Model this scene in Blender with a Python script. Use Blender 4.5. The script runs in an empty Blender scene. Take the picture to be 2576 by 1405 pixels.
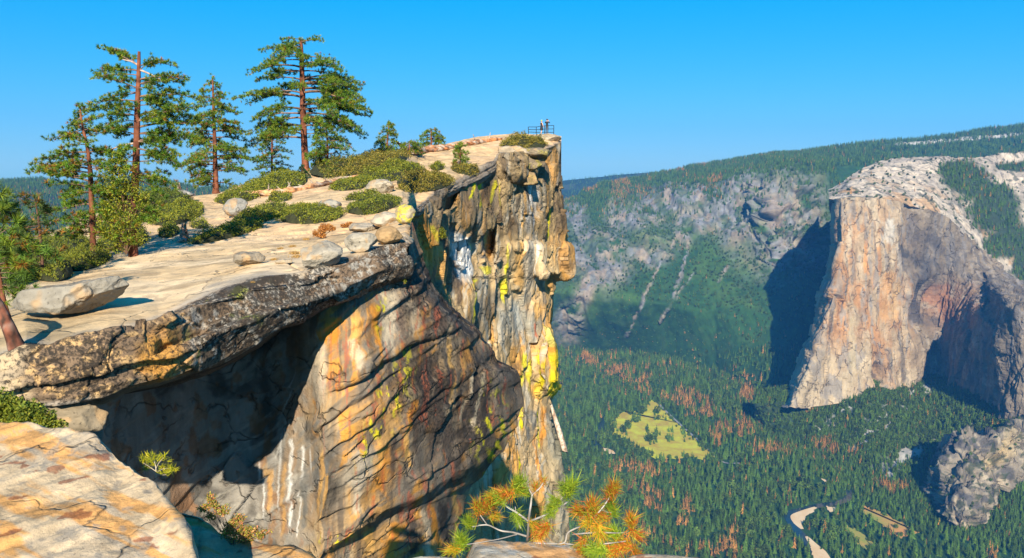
import bpy, math, random
import numpy as np
from mathutils import Vector, Matrix, Euler
from mathutils.bvhtree import BVHTree
SC = bpy.context.scene
COL = SC.collection
# ------------------------------------------------------------------ camera, sky, sun, exposure
FL, CX, CY = 2012.5, 1288.0, 702.5            # photograph measured on a 2576 x 1405 sheet
PITCH = math.atan((702.5 - 415.0) / FL)
cd = bpy.data.cameras.new('camera'); cam = bpy.data.objects.new('camera', cd); COL.objects.link(cam)
cam.location = (0, 0, 0); cam.rotation_euler = (math.pi / 2 - PITCH, 0, 0)
cd.sensor_width = 36.0; cd.lens = 36.0 * FL / 2576.0
cd.clip_start = 0.1; cd.clip_end = 60000
SC.camera = cam
SUN_AZ, SUN_EL = 3.0, 28.5                    # light travels SUN_AZ degrees right of the view
w = bpy.data.worlds.new('World'); SC.world = w; w.use_nodes = True
nt = w.node_tree; nt.nodes.clear()
sky = nt.nodes.new('ShaderNodeTexSky'); sky.sky_type = 'NISHITA'; sky.sun_disc = False
sky.sun_elevation = math.radians(SUN_EL); sky.sun_rotation = math.radians(180 + SUN_AZ)
sky.altitude = 2200; sky.air_density = 1.6; sky.dust_density = 0.0; sky.ozone_density = 10.0
hs = nt.nodes.new('ShaderNodeHueSaturation'); hs.inputs['Saturation'].default_value = 1.35; hs.inputs['Value'].default_value = 1.78
hs.inputs['Hue'].default_value = 0.497
gm = nt.nodes.new('ShaderNodeGamma'); gm.inputs[1].default_value = 0.42
bg = nt.nodes.new('ShaderNodeBackground'); bg.inputs['Strength'].default_value = 0.12
wo = nt.nodes.new('ShaderNodeOutputWorld')
nt.links.new(sky.outputs[0], gm.inputs[0]); tn = nt.nodes.new('ShaderNodeMix'); tn.data_type = 'RGBA'; tn.blend_type = 'MULTIPLY'; tn.inputs[0].default_value = 1.0; tn.inputs[7].default_value = (0.5, 0.75, 1.0, 1)
nt.links.new(gm.outputs[0], tn.inputs[6]); nt.links.new(tn.outputs[2], hs.inputs['Color']); nt.links.new(hs.outputs[0], bg.inputs[0]); nt.links.new(bg.outputs[0], wo.inputs[0])
sd = bpy.data.lights.new('sun', 'SUN'); so = bpy.data.objects.new('sun', sd); COL.objects.link(so)
sd.energy = 5.0; sd.angle = math.radians(0.5); sd.color = (1.0, 0.89, 0.70)
_az, _el = math.radians(SUN_AZ), math.radians(SUN_EL)
LIGHT = Vector((math.sin(_az) * math.cos(_el), math.cos(_az) * math.cos(_el), -math.sin(_el)))
so.rotation_euler = LIGHT.to_track_quat('-Z', 'Y').to_euler(); so.location = (0, -20, 40)
SC.view_settings.view_transform = 'Standard'; SC.view_settings.look = 'None'
SC.view_settings.exposure = 1.05; SC.view_settings.gamma = 1.0
SC.cycles.volume_bounces = 0; SC.cycles.max_bounces = 5; SC.cycles.diffuse_bounces = 3
SC.cycles.transparent_max_bounces = 6

# ------------------------------------------------------------------ projection and noise helpers
SP, CP = math.sin(PITCH), math.cos(PITCH)
def D(px, py, Y):
    """sheet position + distance along the view -> place in the world (arrays or numbers)"""
    px, py, Y = np.asarray(px, float), np.asarray(py, float), np.asarray(Y, float)
    a = (px - CX) / FL; b = (CY - py) / FL
    dy = CP + b * SP; dz = -SP + b * CP
    t = Y / dy
    return np.stack([a * t, Y * np.ones_like(t), dz * t], -1)
def YofZ(py, z):
    b = (CY - np.asarray(py, float)) / FL
    return z * (CP + b * SP) / (-SP + b * CP)
def proj(p):
    p = np.asarray(p, float)
    f = p[..., 1] * CP - p[..., 2] * SP; u = p[..., 1] * SP + p[..., 2] * CP
    return CX + FL * p[..., 0] / f, CY - FL * u / f
def V(px, py, Y): return Vector(D(px, py, Y).tolist())
def mpp(Y): return Y / FL                      # metres per sheet pixel

def _hash(ix, iy, iz, seed):
    h = (ix.astype(np.int64) * 374761393 + iy.astype(np.int64) * 668265263 + iz.astype(np.int64) * 2147483647 + seed * 974634777) & 0xffffffff
    h = ((h ^ (h >> 13)) * 1274126177) & 0xffffffff
    h = ((h ^ (h >> 16)) * 2246822519) & 0xffffffff
    return ((h ^ (h >> 15)) & 0xffffff) / float(0xffffff)
def vnoise(p, seed=0):
    p = np.asarray(p, float); i = np.floor(p).astype(np.int64); f = p - i
    f = f * f * f * (f * (f * 6 - 15) + 10)
    r = 0
    for dx in (0, 1):
        wx = f[..., 0] if dx else 1 - f[..., 0]
        for dy in (0, 1):
            wy = f[..., 1] if dy else 1 - f[..., 1]
            for dz in (0, 1):
                wz = f[..., 2] if dz else 1 - f[..., 2]
                r = r + wx * wy * wz * _hash(i[..., 0] + dx, i[..., 1] + dy, i[..., 2] + dz, seed)
    return r * 2 - 1
def fbm(p, oct=4, seed=0, gain=0.5):
    p = np.asarray(p, float); a = 1.0; s = 0; t = 0
    for k in range(oct):
        s = s + a * vnoise(p * 2 ** k + 17.3 * k, seed + k); t += a; a *= gain
    return s / t * 1.6
def ridged(p, oct=4, seed=0):
    a = 1.0; s = 0; t = 0
    for k in range(oct):
        s = s + a * (1 - 2 * np.abs(vnoise(p * 2 ** k + 9.1 * k, seed + k))); t += a; a *= 0.5
    return s / t
def worley(p, seed=0):
    """F1, F2, random value of the nearest cell"""
    p = np.asarray(p, float); i = np.floor(p).astype(np.int64)
    f1 = np.full(p.shape[:-1], 9.0); f2 = f1.copy(); cid = np.zeros(p.shape[:-1])
    for dx in (-1, 0, 1):
        for dy in (-1, 0, 1):
            for dz in (-1, 0, 1):
                c = i + np.array([dx, dy, dz])
                q = np.stack([c[..., 0] + _hash(c[..., 0], c[..., 1], c[..., 2], seed),
                              c[..., 1] + _hash(c[..., 0], c[..., 1], c[..., 2], seed + 1),
                              c[..., 2] + _hash(c[..., 0], c[..., 1], c[..., 2], seed + 2)], -1)
                d = np.sqrt(((q - p) ** 2).sum(-1)); m = d < f1
                f2 = np.where(m, f1, np.minimum(f2, d)); f1 = np.where(m, d, f1)
                cid = np.where(m, _hash(c[..., 0], c[..., 1], c[..., 2], seed + 3), cid)
    return f1, f2, cid
def facet(p, seed=0, warp=0.25):
    """broken rock: every cell is a tilted plane with a step at its edge"""
    p = np.asarray(p, float); p = p + fbm(p * 0.9, 3, seed + 40)[..., None] * warp * np.array([1, -1, 1])
    i = np.floor(p).astype(np.int64); f1 = np.full(p.shape[:-1], 9.0); out = np.zeros(p.shape[:-1])
    for dx in (-1, 0, 1):
        for dy in (-1, 0, 1):
            for dz in (-1, 0, 1):
                c = i + np.array([dx, dy, dz]); h = [_hash(c[..., 0], c[..., 1], c[..., 2], seed + k) for k in range(7)]
                v = p - (c + np.stack(h[:3], -1)); d = (v * v).sum(-1); m = d < f1; f1 = np.where(m, d, f1)
                out = np.where(m, (h[3] - .5) + (h[4] - .5) * v[..., 0] * 1.4 + (h[5] - .5) * v[..., 1] * 1.4 + (h[6] - .5) * v[..., 2] * 1.4, out)
    return out
def crack(p, seed, wd=0.05, oct=3):
    return 1 - sst(0, wd, np.abs(fbm(p, oct, seed)))
def sst(a, b, x):
    t = np.clip((x - a) / (b - a), 0, 1); return t * t * (3 - 2 * t)
def n2(px, py, sx, sy, seed=0, oct=3):
    return fbm(np.stack([px / sx, py / sy, np.zeros_like(px) + seed * 3.7], -1), oct, seed)
def mix(c, col, m):
    m = np.clip(m, 0, 1)[..., None]; return c * (1 - m) + np.array(col) * m
def blob(px, py, cx, cy, rx, ry, ang=0, soft=0.35, nz=None):
    a = math.radians(ang); x = px - cx; y = py - cy
    u = (x * math.cos(a) + y * math.sin(a)) / rx; v = (-x * math.sin(a) + y * math.cos(a)) / ry
    r = np.sqrt(u * u + v * v)
    if nz is not None: r = r + nz
    return 1 - sst(1 - soft, 1 + soft, r)

# ------------------------------------------------------------------ object helpers
def tag(o, label=None, cat=None, group=None, kind=None):
    if label: o['label'] = label
    if cat: o['category'] = cat
    if group: o['group'] = group
    if kind: o['kind'] = kind
    return o
def link(name, me, parent=None):
    o = bpy.data.objects.new(name, me); COL.objects.link(o)
    if parent is not None: o.parent = parent
    return o
def empty(name, loc, label, cat, group=None):
    o = bpy.data.objects.new(name, None); COL.objects.link(o); o.location = loc
    return tag(o, label, cat, group)
def mesh_from(name, co, faces, mats, col=None, smooth=True, midx=None):
    """co (n,3); faces: list of index arrays, each (m,3) or (m,4)"""
    me = bpy.data.meshes.new(name)
    co = np.asarray(co, np.float32)
    me.vertices.add(len(co)); me.vertices.foreach_set('co', co.ravel())
    if not isinstance(faces, (list, tuple)): faces = [faces]
    faces = [np.asarray(f, np.int32) for f in faces if len(f)]
    tot = np.concatenate([np.full(len(f), f.shape[1], np.int32) for f in faces])
    start = np.concatenate([[0], np.cumsum(tot)[:-1]]).astype(np.int32)
    me.loops.add(int(tot.sum())); me.loops.foreach_set('vertex_index', np.concatenate([f.ravel() for f in faces]))
    me.polygons.add(len(tot)); me.polygons.foreach_set('loop_start', start); me.polygons.foreach_set('loop_total', tot)
    if smooth: me.polygons.foreach_set('use_smooth', np.ones(len(tot), bool))
    if midx is not None: me.polygons.foreach_set('material_index', np.asarray(midx, np.int32))
    if col is not None:
        at = me.attributes.new('Col', 'FLOAT_COLOR', 'POINT')
        c = np.asarray(col, np.float32)
        if c.shape[-1] == 3: c = np.concatenate([c, np.ones(c.shape[:-1] + (1,), np.float32)], -1)
        at.data.foreach_set('color', np.ascontiguousarray(c, np.float32).reshape(-1))
    for m in (mats if isinstance(mats, (list, tuple)) else [mats]): me.materials.append(m)
    me.update(calc_edges=True); me.validate()
    return me
def grid_faces(nv, nu):
    i = np.arange((nv - 1) * (nu - 1)); r = i // (nu - 1); c = i % (nu - 1); a = r * nu + c
    return np.stack([a, a + 1, a + nu + 1, a + nu], -1)
def gnormals(P, toward=None):
    du = np.gradient(P, axis=1); dv = np.gradient(P, axis=0)
    n = np.cross(du, dv); l = np.linalg.norm(n, axis=-1, keepdims=True); n = n / np.maximum(l, 1e-9)
    s = np.sign((n * (-P)).sum(-1, keepdims=True)); s[s == 0] = 1
    m = np.sign(s.mean()) if toward is None else toward
    return n * m
def colloft(pxs, rows, ns):
    """rows: [(px list, py list, Y list)], one sheet column per px, ns = steps between rows"""
    pxs = np.asarray(pxs, float); PY = []; IT = []
    cf = lambda y: CP + (CY - y) / FL * SP                 # camera depth, so that flat things stay flat
    for (a, b, c) in rows:
        y = np.interp(pxs, a, b); PY.append(y); IT.append(cf(y) / np.interp(pxs, a, c))
    py = []; it = []
    for k, n in enumerate(ns):
        for t in np.arange(n) / n:
            py.append(PY[k] * (1 - t) + PY[k + 1] * t); it.append(IT[k] * (1 - t) + IT[k + 1] * t)
    py.append(PY[-1]); it.append(IT[-1])
    py = np.array(py); return np.tile(pxs, (len(py), 1)), py, cf(py) / np.array(it)
def crom(a, t):
    """Catmull-Rom along axis 0 of a at parameters t (control index units)"""
    n = len(a); i = np.clip(np.floor(t).astype(int), 0, n - 2); f = (t - i).reshape((-1,) + (1,) * (a.ndim - 1))
    p0 = a[np.maximum(i - 1, 0)]; p1 = a[i]; p2 = a[i + 1]; p3 = a[np.minimum(i + 2, n - 1)]
    return 0.5 * (2 * p1 + (p2 - p0) * f + (2 * p0 - 5 * p1 + 4 * p2 - p3) * f ** 2 + (3 * p1 - p0 - 3 * p2 + p3) * f ** 3)
def netloft(net, nv, nu, tu=None, tv=None):
    """net[row][col] = (px, py, Y); smooth in both directions"""
    a = np.array(net, float); a[..., 2] = 1 / a[..., 2]
    a = crom(a, np.linspace(0, len(a) - 1, nv) if tv is None else tv)
    b = np.swapaxes(a, 0, 1); b = crom(b, np.linspace(0, len(b) - 1, nu) if tu is None else tu)
    a = np.swapaxes(b, 0, 1); return a[..., 0], a[..., 1], 1 / a[..., 2]
class Surf: pass
def surf(name, px, py, Y, disp, colour, mat, kind='structure', toward=None, parent=None, zdisp=None):
    P = D(px, py, Y); n = gnormals(P, toward); s = Surf(); s.px, s.py, s.n = px, py, n
    if disp is not None: P = P + n * disp(P, px, py, n)[..., None]
    if zdisp is not None: P[..., 2] += zdisp(P, px, py)
    n = gnormals(P, toward); c = colour(P, px, py, n)
    nv, nu = px.shape
    f = grid_faces(nv, nu)
    # face the viewer
    if toward is not None or True:
        q = P.reshape(-1, 3)[f[len(f) // 2]]; fn = np.cross(q[1] - q[0], q[2] - q[0])
        if (fn * n.reshape(-1, 3)[f[len(f) // 2][0]]).sum() < 0: f = f[:, ::-1]
    me = mesh_from(name, P.reshape(-1, 3), f, mat, c.reshape(-1, c.shape[-1]))
    s.o = link(name, me, parent)
    if kind: s.o['kind'] = kind
    s.P, s.f, s.c, s.N = P, f, c, n
    return s
def bvh_of(*ss):
    vs = []; fs = []; k = 0
    for s in ss:
        v = s.P.reshape(-1, 3); vs += [tuple(x) for x in v.tolist()]; fs += (s.f + k).tolist(); k += len(v)
    return BVHTree.FromPolygons(vs, fs)
def hit(bv, px, py, default=None):
    d = V(px, py, 1.0).normalized(); r = bv.ray_cast(Vector((0, 0, 0)), d)
    return r[0] if r[0] is not None else default

# ------------------------------------------------------------------ materials
class N:
    def __init__(s, name):
        s.m = bpy.data.materials.new(name); s.m.use_nodes = True; s.t = s.m.node_tree; s.t.nodes.clear()
    def __call__(s, typ, **k):
        n = s.t.nodes.new('ShaderNode' + typ)
        for a, b in k.items():
            if a.startswith('i_'): n.inputs[a[2:].replace('_', ' ')].default_value = b
            elif a.startswith('p'): 
                n.inputs[int(a[1:])].default_value = b
            else: setattr(n, a, b)
        return n
    def l(s, a, b): s.t.links.new(a, b)
def rock_mat(name, scale, bump=0.5, bdist=0.1, streak=(1, 1, 1), var=0.35, speck=(0.02, 0.018, 0.016), spscale=6.0, rough=0.9, gain=1.0, joint=None, jrot=0.0, jw=0.02, jdark=0.6):
    """base colour comes with the surface (stains), alpha = how much black lichen; nodes add grain, specks and relief"""
    n = N(name); out = n('OutputMaterial'); b = n('BsdfPrincipled'); b.inputs['Roughness'].default_value = rough
    b.inputs['Specular IOR Level'].default_value = 0.2
    n.l(b.outputs[0], out.inputs[0])
    tc = n('TexCoord'); mp = n('Mapping'); mp.inputs['Scale'].default_value = [x * scale for x in streak]
    n.l(tc.outputs['Object'], mp.inputs[0])
    at = n('Attribute', attribute_name='Col')
    n1 = n('TexNoise', i_Scale=1.0, i_Detail=8.0, i_Roughness=0.65); n.l(mp.outputs[0], n1.inputs['Vector'])
    mr = n('MapRange', p1=0.3, p2=0.7, p3=gain * (1 - var), p4=gain * (1 + var)); n.l(n1.outputs[0], mr.inputs[0])
    mul = n('Mix', data_type='RGBA', blend_type='MULTIPLY'); mul.inputs[0].default_value = 1.0
    n.l(at.outputs['Color'], mul.inputs[6]); n.l(mr.outputs[0], mul.inputs[7])
    ns = n('TexNoise', i_Scale=scale * spscale, i_Detail=5.0, i_Roughness=0.75); n.l(tc.outputs['Object'], ns.inputs['Vector'])
    ad = n('Math', operation='ADD'); n.l(ns.outputs[0], ad.inputs[0])
    ma = n('MapRange', p1=0.0, p2=1.0, p3=-0.25, p4=0.25); n.l(at.outputs['Alpha'], ma.inputs[0]); n.l(ma.outputs[0], ad.inputs[1])
    ss = n('MapRange', p1=0.5, p2=0.62, p3=0.0, p4=0.9); n.l(ad.outputs[0], ss.inputs[0])
    mx = n('Mix', data_type='RGBA'); n.l(ss.outputs[0], mx.inputs[0]); n.l(mul.outputs[2], mx.inputs[6]); mx.inputs[7].default_value = (*speck, 1)
    src = mx.outputs[2]; jl = None
    if joint:
        wn = n('TexNoise', i_Scale=max(joint) * 1.3, i_Detail=4.0); n.l(tc.outputs['Object'], wn.inputs['Vector'])
        sb = n('VectorMath', operation='SUBTRACT'); n.l(wn.outputs['Color'], sb.inputs[0]); sb.inputs[1].default_value = (.5, .5, .5)
        sc_ = n('VectorMath', operation='SCALE'); n.l(sb.outputs[0], sc_.inputs[0]); sc_.inputs['Scale'].default_value = 0.9
        m2 = n('Mapping'); m2.inputs['Scale'].default_value = joint; m2.inputs['Rotation'].default_value = (0, jrot, 0); n.l(tc.outputs['Object'], m2.inputs[0])
        av = n('VectorMath', operation='ADD'); n.l(m2.outputs[0], av.inputs[0]); n.l(sc_.outputs[0], av.inputs[1])
        vo = n('TexVoronoi', feature='DISTANCE_TO_EDGE', i_Scale=1.0); n.l(av.outputs[0], vo.inputs['Vector'])
        bk = n('TexNoise', i_Scale=max(joint) * 2.5, i_Detail=2.0); n.l(tc.outputs['Object'], bk.inputs['Vector']); bm_ = n('MapRange', p1=.42, p2=.56); n.l(bk.outputs[0], bm_.inputs[0])
        jm = n('MapRange', p1=0.0, p2=jw, p3=1.0, p4=0.0); n.l(vo.outputs['Distance'], jm.inputs[0]); jl = n('Math', operation='MULTIPLY'); n.l(jm.outputs[0], jl.inputs[0]); n.l(bm_.outputs[0], jl.inputs[1])
        jd = n('Math', operation='MULTIPLY'); n.l(jl.outputs[0], jd.inputs[0]); jd.inputs[1].default_value = jdark
        mj = n('Mix', data_type='RGBA'); n.l(jd.outputs[0], mj.inputs[0]); n.l(src, mj.inputs[6]); mj.inputs[7].default_value = (speck[0] * 1.2, speck[1] * 1.1, speck[2], 1); src = mj.outputs[2]
    n.l(src, b.inputs['Base Color'])
    nb = n('TexNoise', i_Scale=scale * 1.7, i_Detail=10.0, i_Roughness=0.7); n.l(tc.outputs['Object'], nb.inputs['Vector'])
    bp = n('Bump', i_Strength=bump, i_Distance=bdist); hsrc = nb.outputs[0]
    if jl is not None:
        hj = n('Math', operation='MULTIPLY_ADD'); n.l(jl.outputs[0], hj.inputs[0]); hj.inputs[1].default_value = -0.5; n.l(hsrc, hj.inputs[2]); hsrc = hj.outputs[0]
    n.l(hsrc, bp.inputs['Height']); n.l(bp.outputs[0], b.inputs['Normal'])
    return n.m
def attr_mat(name, var=0.3, scale=3.0, rough=0.75, transl=0.0, spec=0.25, rand=0.0):
    n = N(name); out = n('OutputMaterial'); b = n('BsdfPrincipled'); b.inputs['Roughness'].default_value = rough
    b.inputs['Specular IOR Level'].default_value = spec
    tc = n('TexCoord'); at = n('Attribute', attribute_name='Col')
    n1 = n('TexNoise', i_Scale=scale, i_Detail=5.0); n.l(tc.outputs['Object'], n1.inputs['Vector'])
    mr = n('MapRange', p1=0.3, p2=0.7, p3=1 - var, p4=1 + var); n.l(n1.outputs[0], mr.inputs[0])
    mul = n('Mix', data_type='RGBA', blend_type='MULTIPLY'); mul.inputs[0].default_value = 1.0
    n.l(at.outputs['Color'], mul.inputs[6]); n.l(mr.outputs[0], mul.inputs[7])
    src = mul.outputs[2]
    if rand:
        oi = n('ObjectInfo'); rr = n('MapRange', p1=0.0, p2=1.0, p3=1 - rand, p4=1 + rand); n.l(oi.outputs['Random'], rr.inputs[0])
        m2 = n('Mix', data_type='RGBA', blend_type='MULTIPLY'); m2.inputs[0].default_value = 1.0
        n.l(src, m2.inputs[6]); n.l(rr.outputs[0], m2.inputs[7]); src = m2.outputs[2]
    n.l(src, b.inputs['Base Color'])
    if transl:
        tr = n('BsdfTranslucent'); n.l(src, tr.inputs[0]); ms = n('MixShader'); ms.inputs[0].default_value = transl
        n.l(b.outputs[0], ms.inputs[1]); n.l(tr.outputs[0], ms.inputs[2]); n.l(ms.outputs[0], out.inputs[0])
    else: n.l(b.outputs[0], out.inputs[0])
    return n.m
def plain(name, rgb, rough=0.7, metal=0.0, var=0.15, scale=8.0):
    n = N(name); out = n('OutputMaterial'); b = n('BsdfPrincipled'); b.inputs['Roughness'].default_value = rough
    b.inputs['Metallic'].default_value = metal
    tc = n('TexCoord'); n1 = n('TexNoise', i_Scale=scale, i_Detail=4.0); n.l(tc.outputs['Object'], n1.inputs['Vector'])
    mr = n('MapRange', p1=0.3, p2=0.7, p3=1 - var, p4=1 + var); n.l(n1.outputs[0], mr.inputs[0])
    mul = n('Mix', data_type='RGBA', blend_type='MULTIPLY'); mul.inputs[0].default_value = 1.0
    mul.inputs[6].default_value = (*rgb, 1); n.l(mr.outputs[0], mul.inputs[7]); n.l(mul.outputs[2], b.inputs['Base Color'])
    n.l(b.outputs[0], out.inputs[0]); return n.m
M_TOP = rock_mat('pale_granite', 1.2, 0.6, 0.12, (1, 1, 1.6), 0.28, spscale=12.0, gain=0.88, joint=(.28, .28, .5), jw=.014, jdark=.55)
M_CLIFF = rock_mat('stained_cliff_granite', 0.8, 0.7, 0.25, (1.6, 1.6, 0.35), 0.42, spscale=13.0, gain=0.80, joint=(.30, .30, .62), jrot=0.62, jw=.017, jdark=.5)
M_FAR = rock_mat('far_granite', 0.02, 0.8, 14.0, (1.5, 1.5, 0.5), 0.35, spscale=3.0, speck=(0.05, 0.045, 0.04), gain=0.68, joint=(.016, .016, .004), jw=.03, jdark=.5)
M_NEAR = rock_mat('near_granite', 5.0, 0.8, 0.035, (1, 1, 1), 0.42, spscale=7.0, gain=.84, joint=(.8, 1.6, 1.6), jrot=.3, jw=.014, jdark=.6)
M_GND = rock_mat('forest_ground', 0.03, 0.5, 6.0, (1, 1, 1), 0.4, speck=(0.015, 0.03, 0.012), spscale=4.0)

#@@LAND
def streaks(c, px, py, lst, ox, oy, k, brk=0.5):
    """water stains: ragged bands along given lines (x0, y0, x1, y1, half width, colour, strength)"""
    w1 = n2(px, py, 16, 30, 71, 3); w2 = n2(px, py, 5, 12, 72, 3); nb = n2(px, py, 9, 26, 73, 3)
    for (x0, y0, x1, y1, wd, col, st) in lst:
        x0, y0, x1, y1, wd = ox + x0 * k, oy + y0 * k, ox + x1 * k, oy + y1 * k, wd * k
        t = (py - y0) / (y1 - y0); d = np.abs(px - x0 - (x1 - x0) * np.clip(t, 0, 1) + w1 * wd * .45) + w2 * wd * .35
        m = (1 - sst(.45 * wd, 1.05 * wd, d)) * sst(-.08, .06, t + w2 * .08) * (1 - sst(.8, 1.08, t + nb * .25)) * (1 - brk * sst(.1, .5, nb))
        c = mix(c, col, m * st)
    return c
OR, OR2, CRM, BLK, YEL_, GRY, WHT, DKB = (0.62, 0.25, 0.035), (0.66, 0.36, 0.10), (0.58, 0.47, 0.32), (0.04, 0.034, 0.032), (0.64, 0.55, 0.015), (0.14, 0.145, 0.14), (0.70, 0.68, 0.64), (0.10, 0.068, 0.05)
# ================================================================== far land
def dens(a, b, n): return np.linspace(a, b, n)
# ---- valley floor and north wall
VX = [1250, 1420, 1500, 1600, 1700, 1800, 1900, 1950, 2000, 2050, 2100, 2300, 2576, 2800]
def at_z(pys, z): return list(YofZ(pys, z))
v0 = [1650] * 14
v1 = [880, 880, 885, 890, 905, 930, 985, 1030, 1080, 1110, 1140, 1230, 1320, 1340]
v2 = [730, 735, 745, 755, 770, 790, 830, 850, 860, 870, 870, 870, 870, 870]
y2 = [4300, 4250, 4200, 4180, 4150, 4080, 3950, 3850, 3800, 3800, 3800, 3800, 3900, 3900]
v3 = [620, 620, 615, 610, 610, 620, 655, 680, 690, 680, 690, 690, 690, 690]
y3 = [4800, 4700, 4650, 4600, 4580, 4500, 4350, 4250, 4250, 4250, 4300, 4300, 4300, 4300]
v4 = [560, 550, 535, 520, 500, 480, 455, 432, 430, 440, 450, 450, 450, 450]
y4 = [5200, 5150, 5100, 5050, 5000, 4900, 4700, 4480, 4460, 4500, 4600, 4700, 4700, 4700]
RX = [1250, 1415, 1470, 1500, 1560, 1640, 1700, 1800, 1900, 2000, 2100, 2200, 2300, 2400, 2480, 2576, 2800]
ry = [570, 515, 495, 480, 460, 445, 433, 411, 396, 383, 373, 363, 353, 341, 328, 315, 300]
rY = [5400, 5500, 5550, 5600, 5700, 5800, 5850, 5900, 5900, 5900, 5900, 6000, 6100, 6200, 6200, 6300, 6400]
pxs = np.linspace(1250, 2800, 560)
px, py, Y = colloft(pxs, [(VX, v0, at_z(v0, -1050)), (VX, v1, at_z(v1, -1050)), (VX, v2, y2), (VX, v3, y3), (VX, v4, y4),
                          (RX, ry, rY), (RX, [a + 60 for a in ry], [a + 1800 for a in rY])], [70, 70, 70, 70, 60, 12])
def t_rock(px, py, P):
    """where bare grey rock shows on the north wall"""
    nz = n2(px, py, 60, 45, 3, 4); nf = n2(px, py, 14, 10, 9, 3)
    m = np.zeros_like(px)
    for (cx, cy, rx, ry_, a) in [(1480, 660, 90, 55, -20), (1540, 690, 60, 50, -30), (1590, 560, 70, 40, 0), (1440, 560, 50, 45, -30), (1760, 560, 60, 50, 0),
                                (1850, 560, 90, 75, 10), (1960, 560, 110, 130, 0), (1990, 640, 90, 60, 0), (1430, 820, 40, 60, 20), (1480, 720, 70, 30, -60),
                                (1700, 510, 110, 36, 0), (1640, 640, 60, 40, 0), (1720, 570, 30, 50, 0), (1500, 610, 60, 30, 0), (1890, 480, 60, 40, 0), (2330, 361, 75, 7, -4), (2430, 353, 70, 6, -6), (2520, 345, 40, 5, -6)]:
        m = np.maximum(m, blob(px, py, cx, cy, rx, ry_, a, 0.5, nz * 0.35))
    for (pts, wd) in [([(1735, 560), (1728, 640), (1715, 700), (1690, 760), (1660, 810)], 5), ([(1705, 600), (1660, 670), (1630, 730), (1600, 790), (1575, 840)], 5),
                      ([(1540, 650), (1490, 720), (1430, 790)], 6), ([(1830, 680), (1810, 720)], 5), ([(1740, 700), (1700, 760)], 3)]:
        for k in range(len(pts) - 1):
            (x0, y0), (x1, y1) = pts[k], pts[k + 1]
            t = np.clip(((px - x0) * (x1 - x0) + (py - y0) * (y1 - y0)) / ((x1 - x0) ** 2 + (y1 - y0) ** 2), 0, 1)
            d = np.hypot(px - x0 - t * (x1 - x0) + nf * 5, py - y0 - t * (y1 - y0))
            m = np.maximum(m, (1 - sst(wd * 0.5, wd * 1.2, d)) * (nz > -0.5))
    m = m * sst(-0.75, -0.1, nf * .6 + nz * 0.5)
    return m
def t_disp(P, px, py, n):
    up = sst(900, 780, py)
    r = ridged(P / np.array([420, 420, 800.0]), 4, 5)
    gully = ridged(np.stack([(P[..., 0] + 0.35 * P[..., 2]) / 260, P[..., 1] / 900, P[..., 2] / 1500], -1), 4, 12)
    cl = blob(px, py, 1980, 560, 110, 130, 0, 0.3)
    f1, f2, c = worley(P / np.array([130, 130, 300.0]), 3)
    top = 1 - sst(470, 430, py - 0.1 * (1700 - px)) * 0.7
    return up * top * (r * 25 + gully * 50 + (0.4 + cl) * t_rock(px, py, P) * ((c - 0.5) * 85 + fbm(P / 60, 4, 8) * 26 + facet(P / np.array([60, 60, 150.0]), 14) * 34 + facet(P / np.array([24, 24, 60.0]), 15) * 12))
def t_col(P, px, py, n):
    nz = fbm(P / 220, 4, 21); nf = fbm(P / 45, 4, 22); c = np.zeros(P.shape) + (0.018, 0.055, 0.012)
    c = mix(c, (0.040, 0.085, 0.014), sst(0.0, 0.7, nz + 0.4 * nf) * sst(880, 820, py))
    c = mix(c, (0.035, 0.07, 0.016), sst(0.1, 0.5, nf) * 0.5)
    m = t_rock(px, py, P)
    rk = mix(np.zeros(P.shape) + (0.125, 0.125, 0.115), (0.20, 0.175, 0.135), sst(-0.1, 0.6, fbm(P / 120, 3, 31)))
    rk = mix(rk, (0.16, 0.16, 0.165), sst(0.1, 0.6, fbm(P / np.array([40, 40, 160.0]), 4, 33)))
    rk = mix(rk, (0.28, 0.19, 0.11), sst(0.2, 0.5, fbm(P / np.array([60, 60, 200.0]), 3, 37)) * 0.4)
    m4 = m[..., None]; gv = sst(.0, .5, fbm(np.stack([(P[..., 0] + .35 * P[..., 2]) / 70, P[..., 1] / 200, P[..., 2] / 420], -1), 4, 39)); m4 = m4 * (1 - .65 * gv[..., None] * sst(2000, 1850, px)[..., None]); rk = mix(rk, (0.46, 0.42, 0.36), sst(400, 370, py) * sst(2200, 2260, px)); c = c * (1 - m4) + rk * m4
    c = np.concatenate([c, (0.25 * (1 - m) + 0.15)[..., None]], -1)
    return c
T = surf('terrain', px, py, Y, t_disp, t_col, M_GND)
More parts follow.
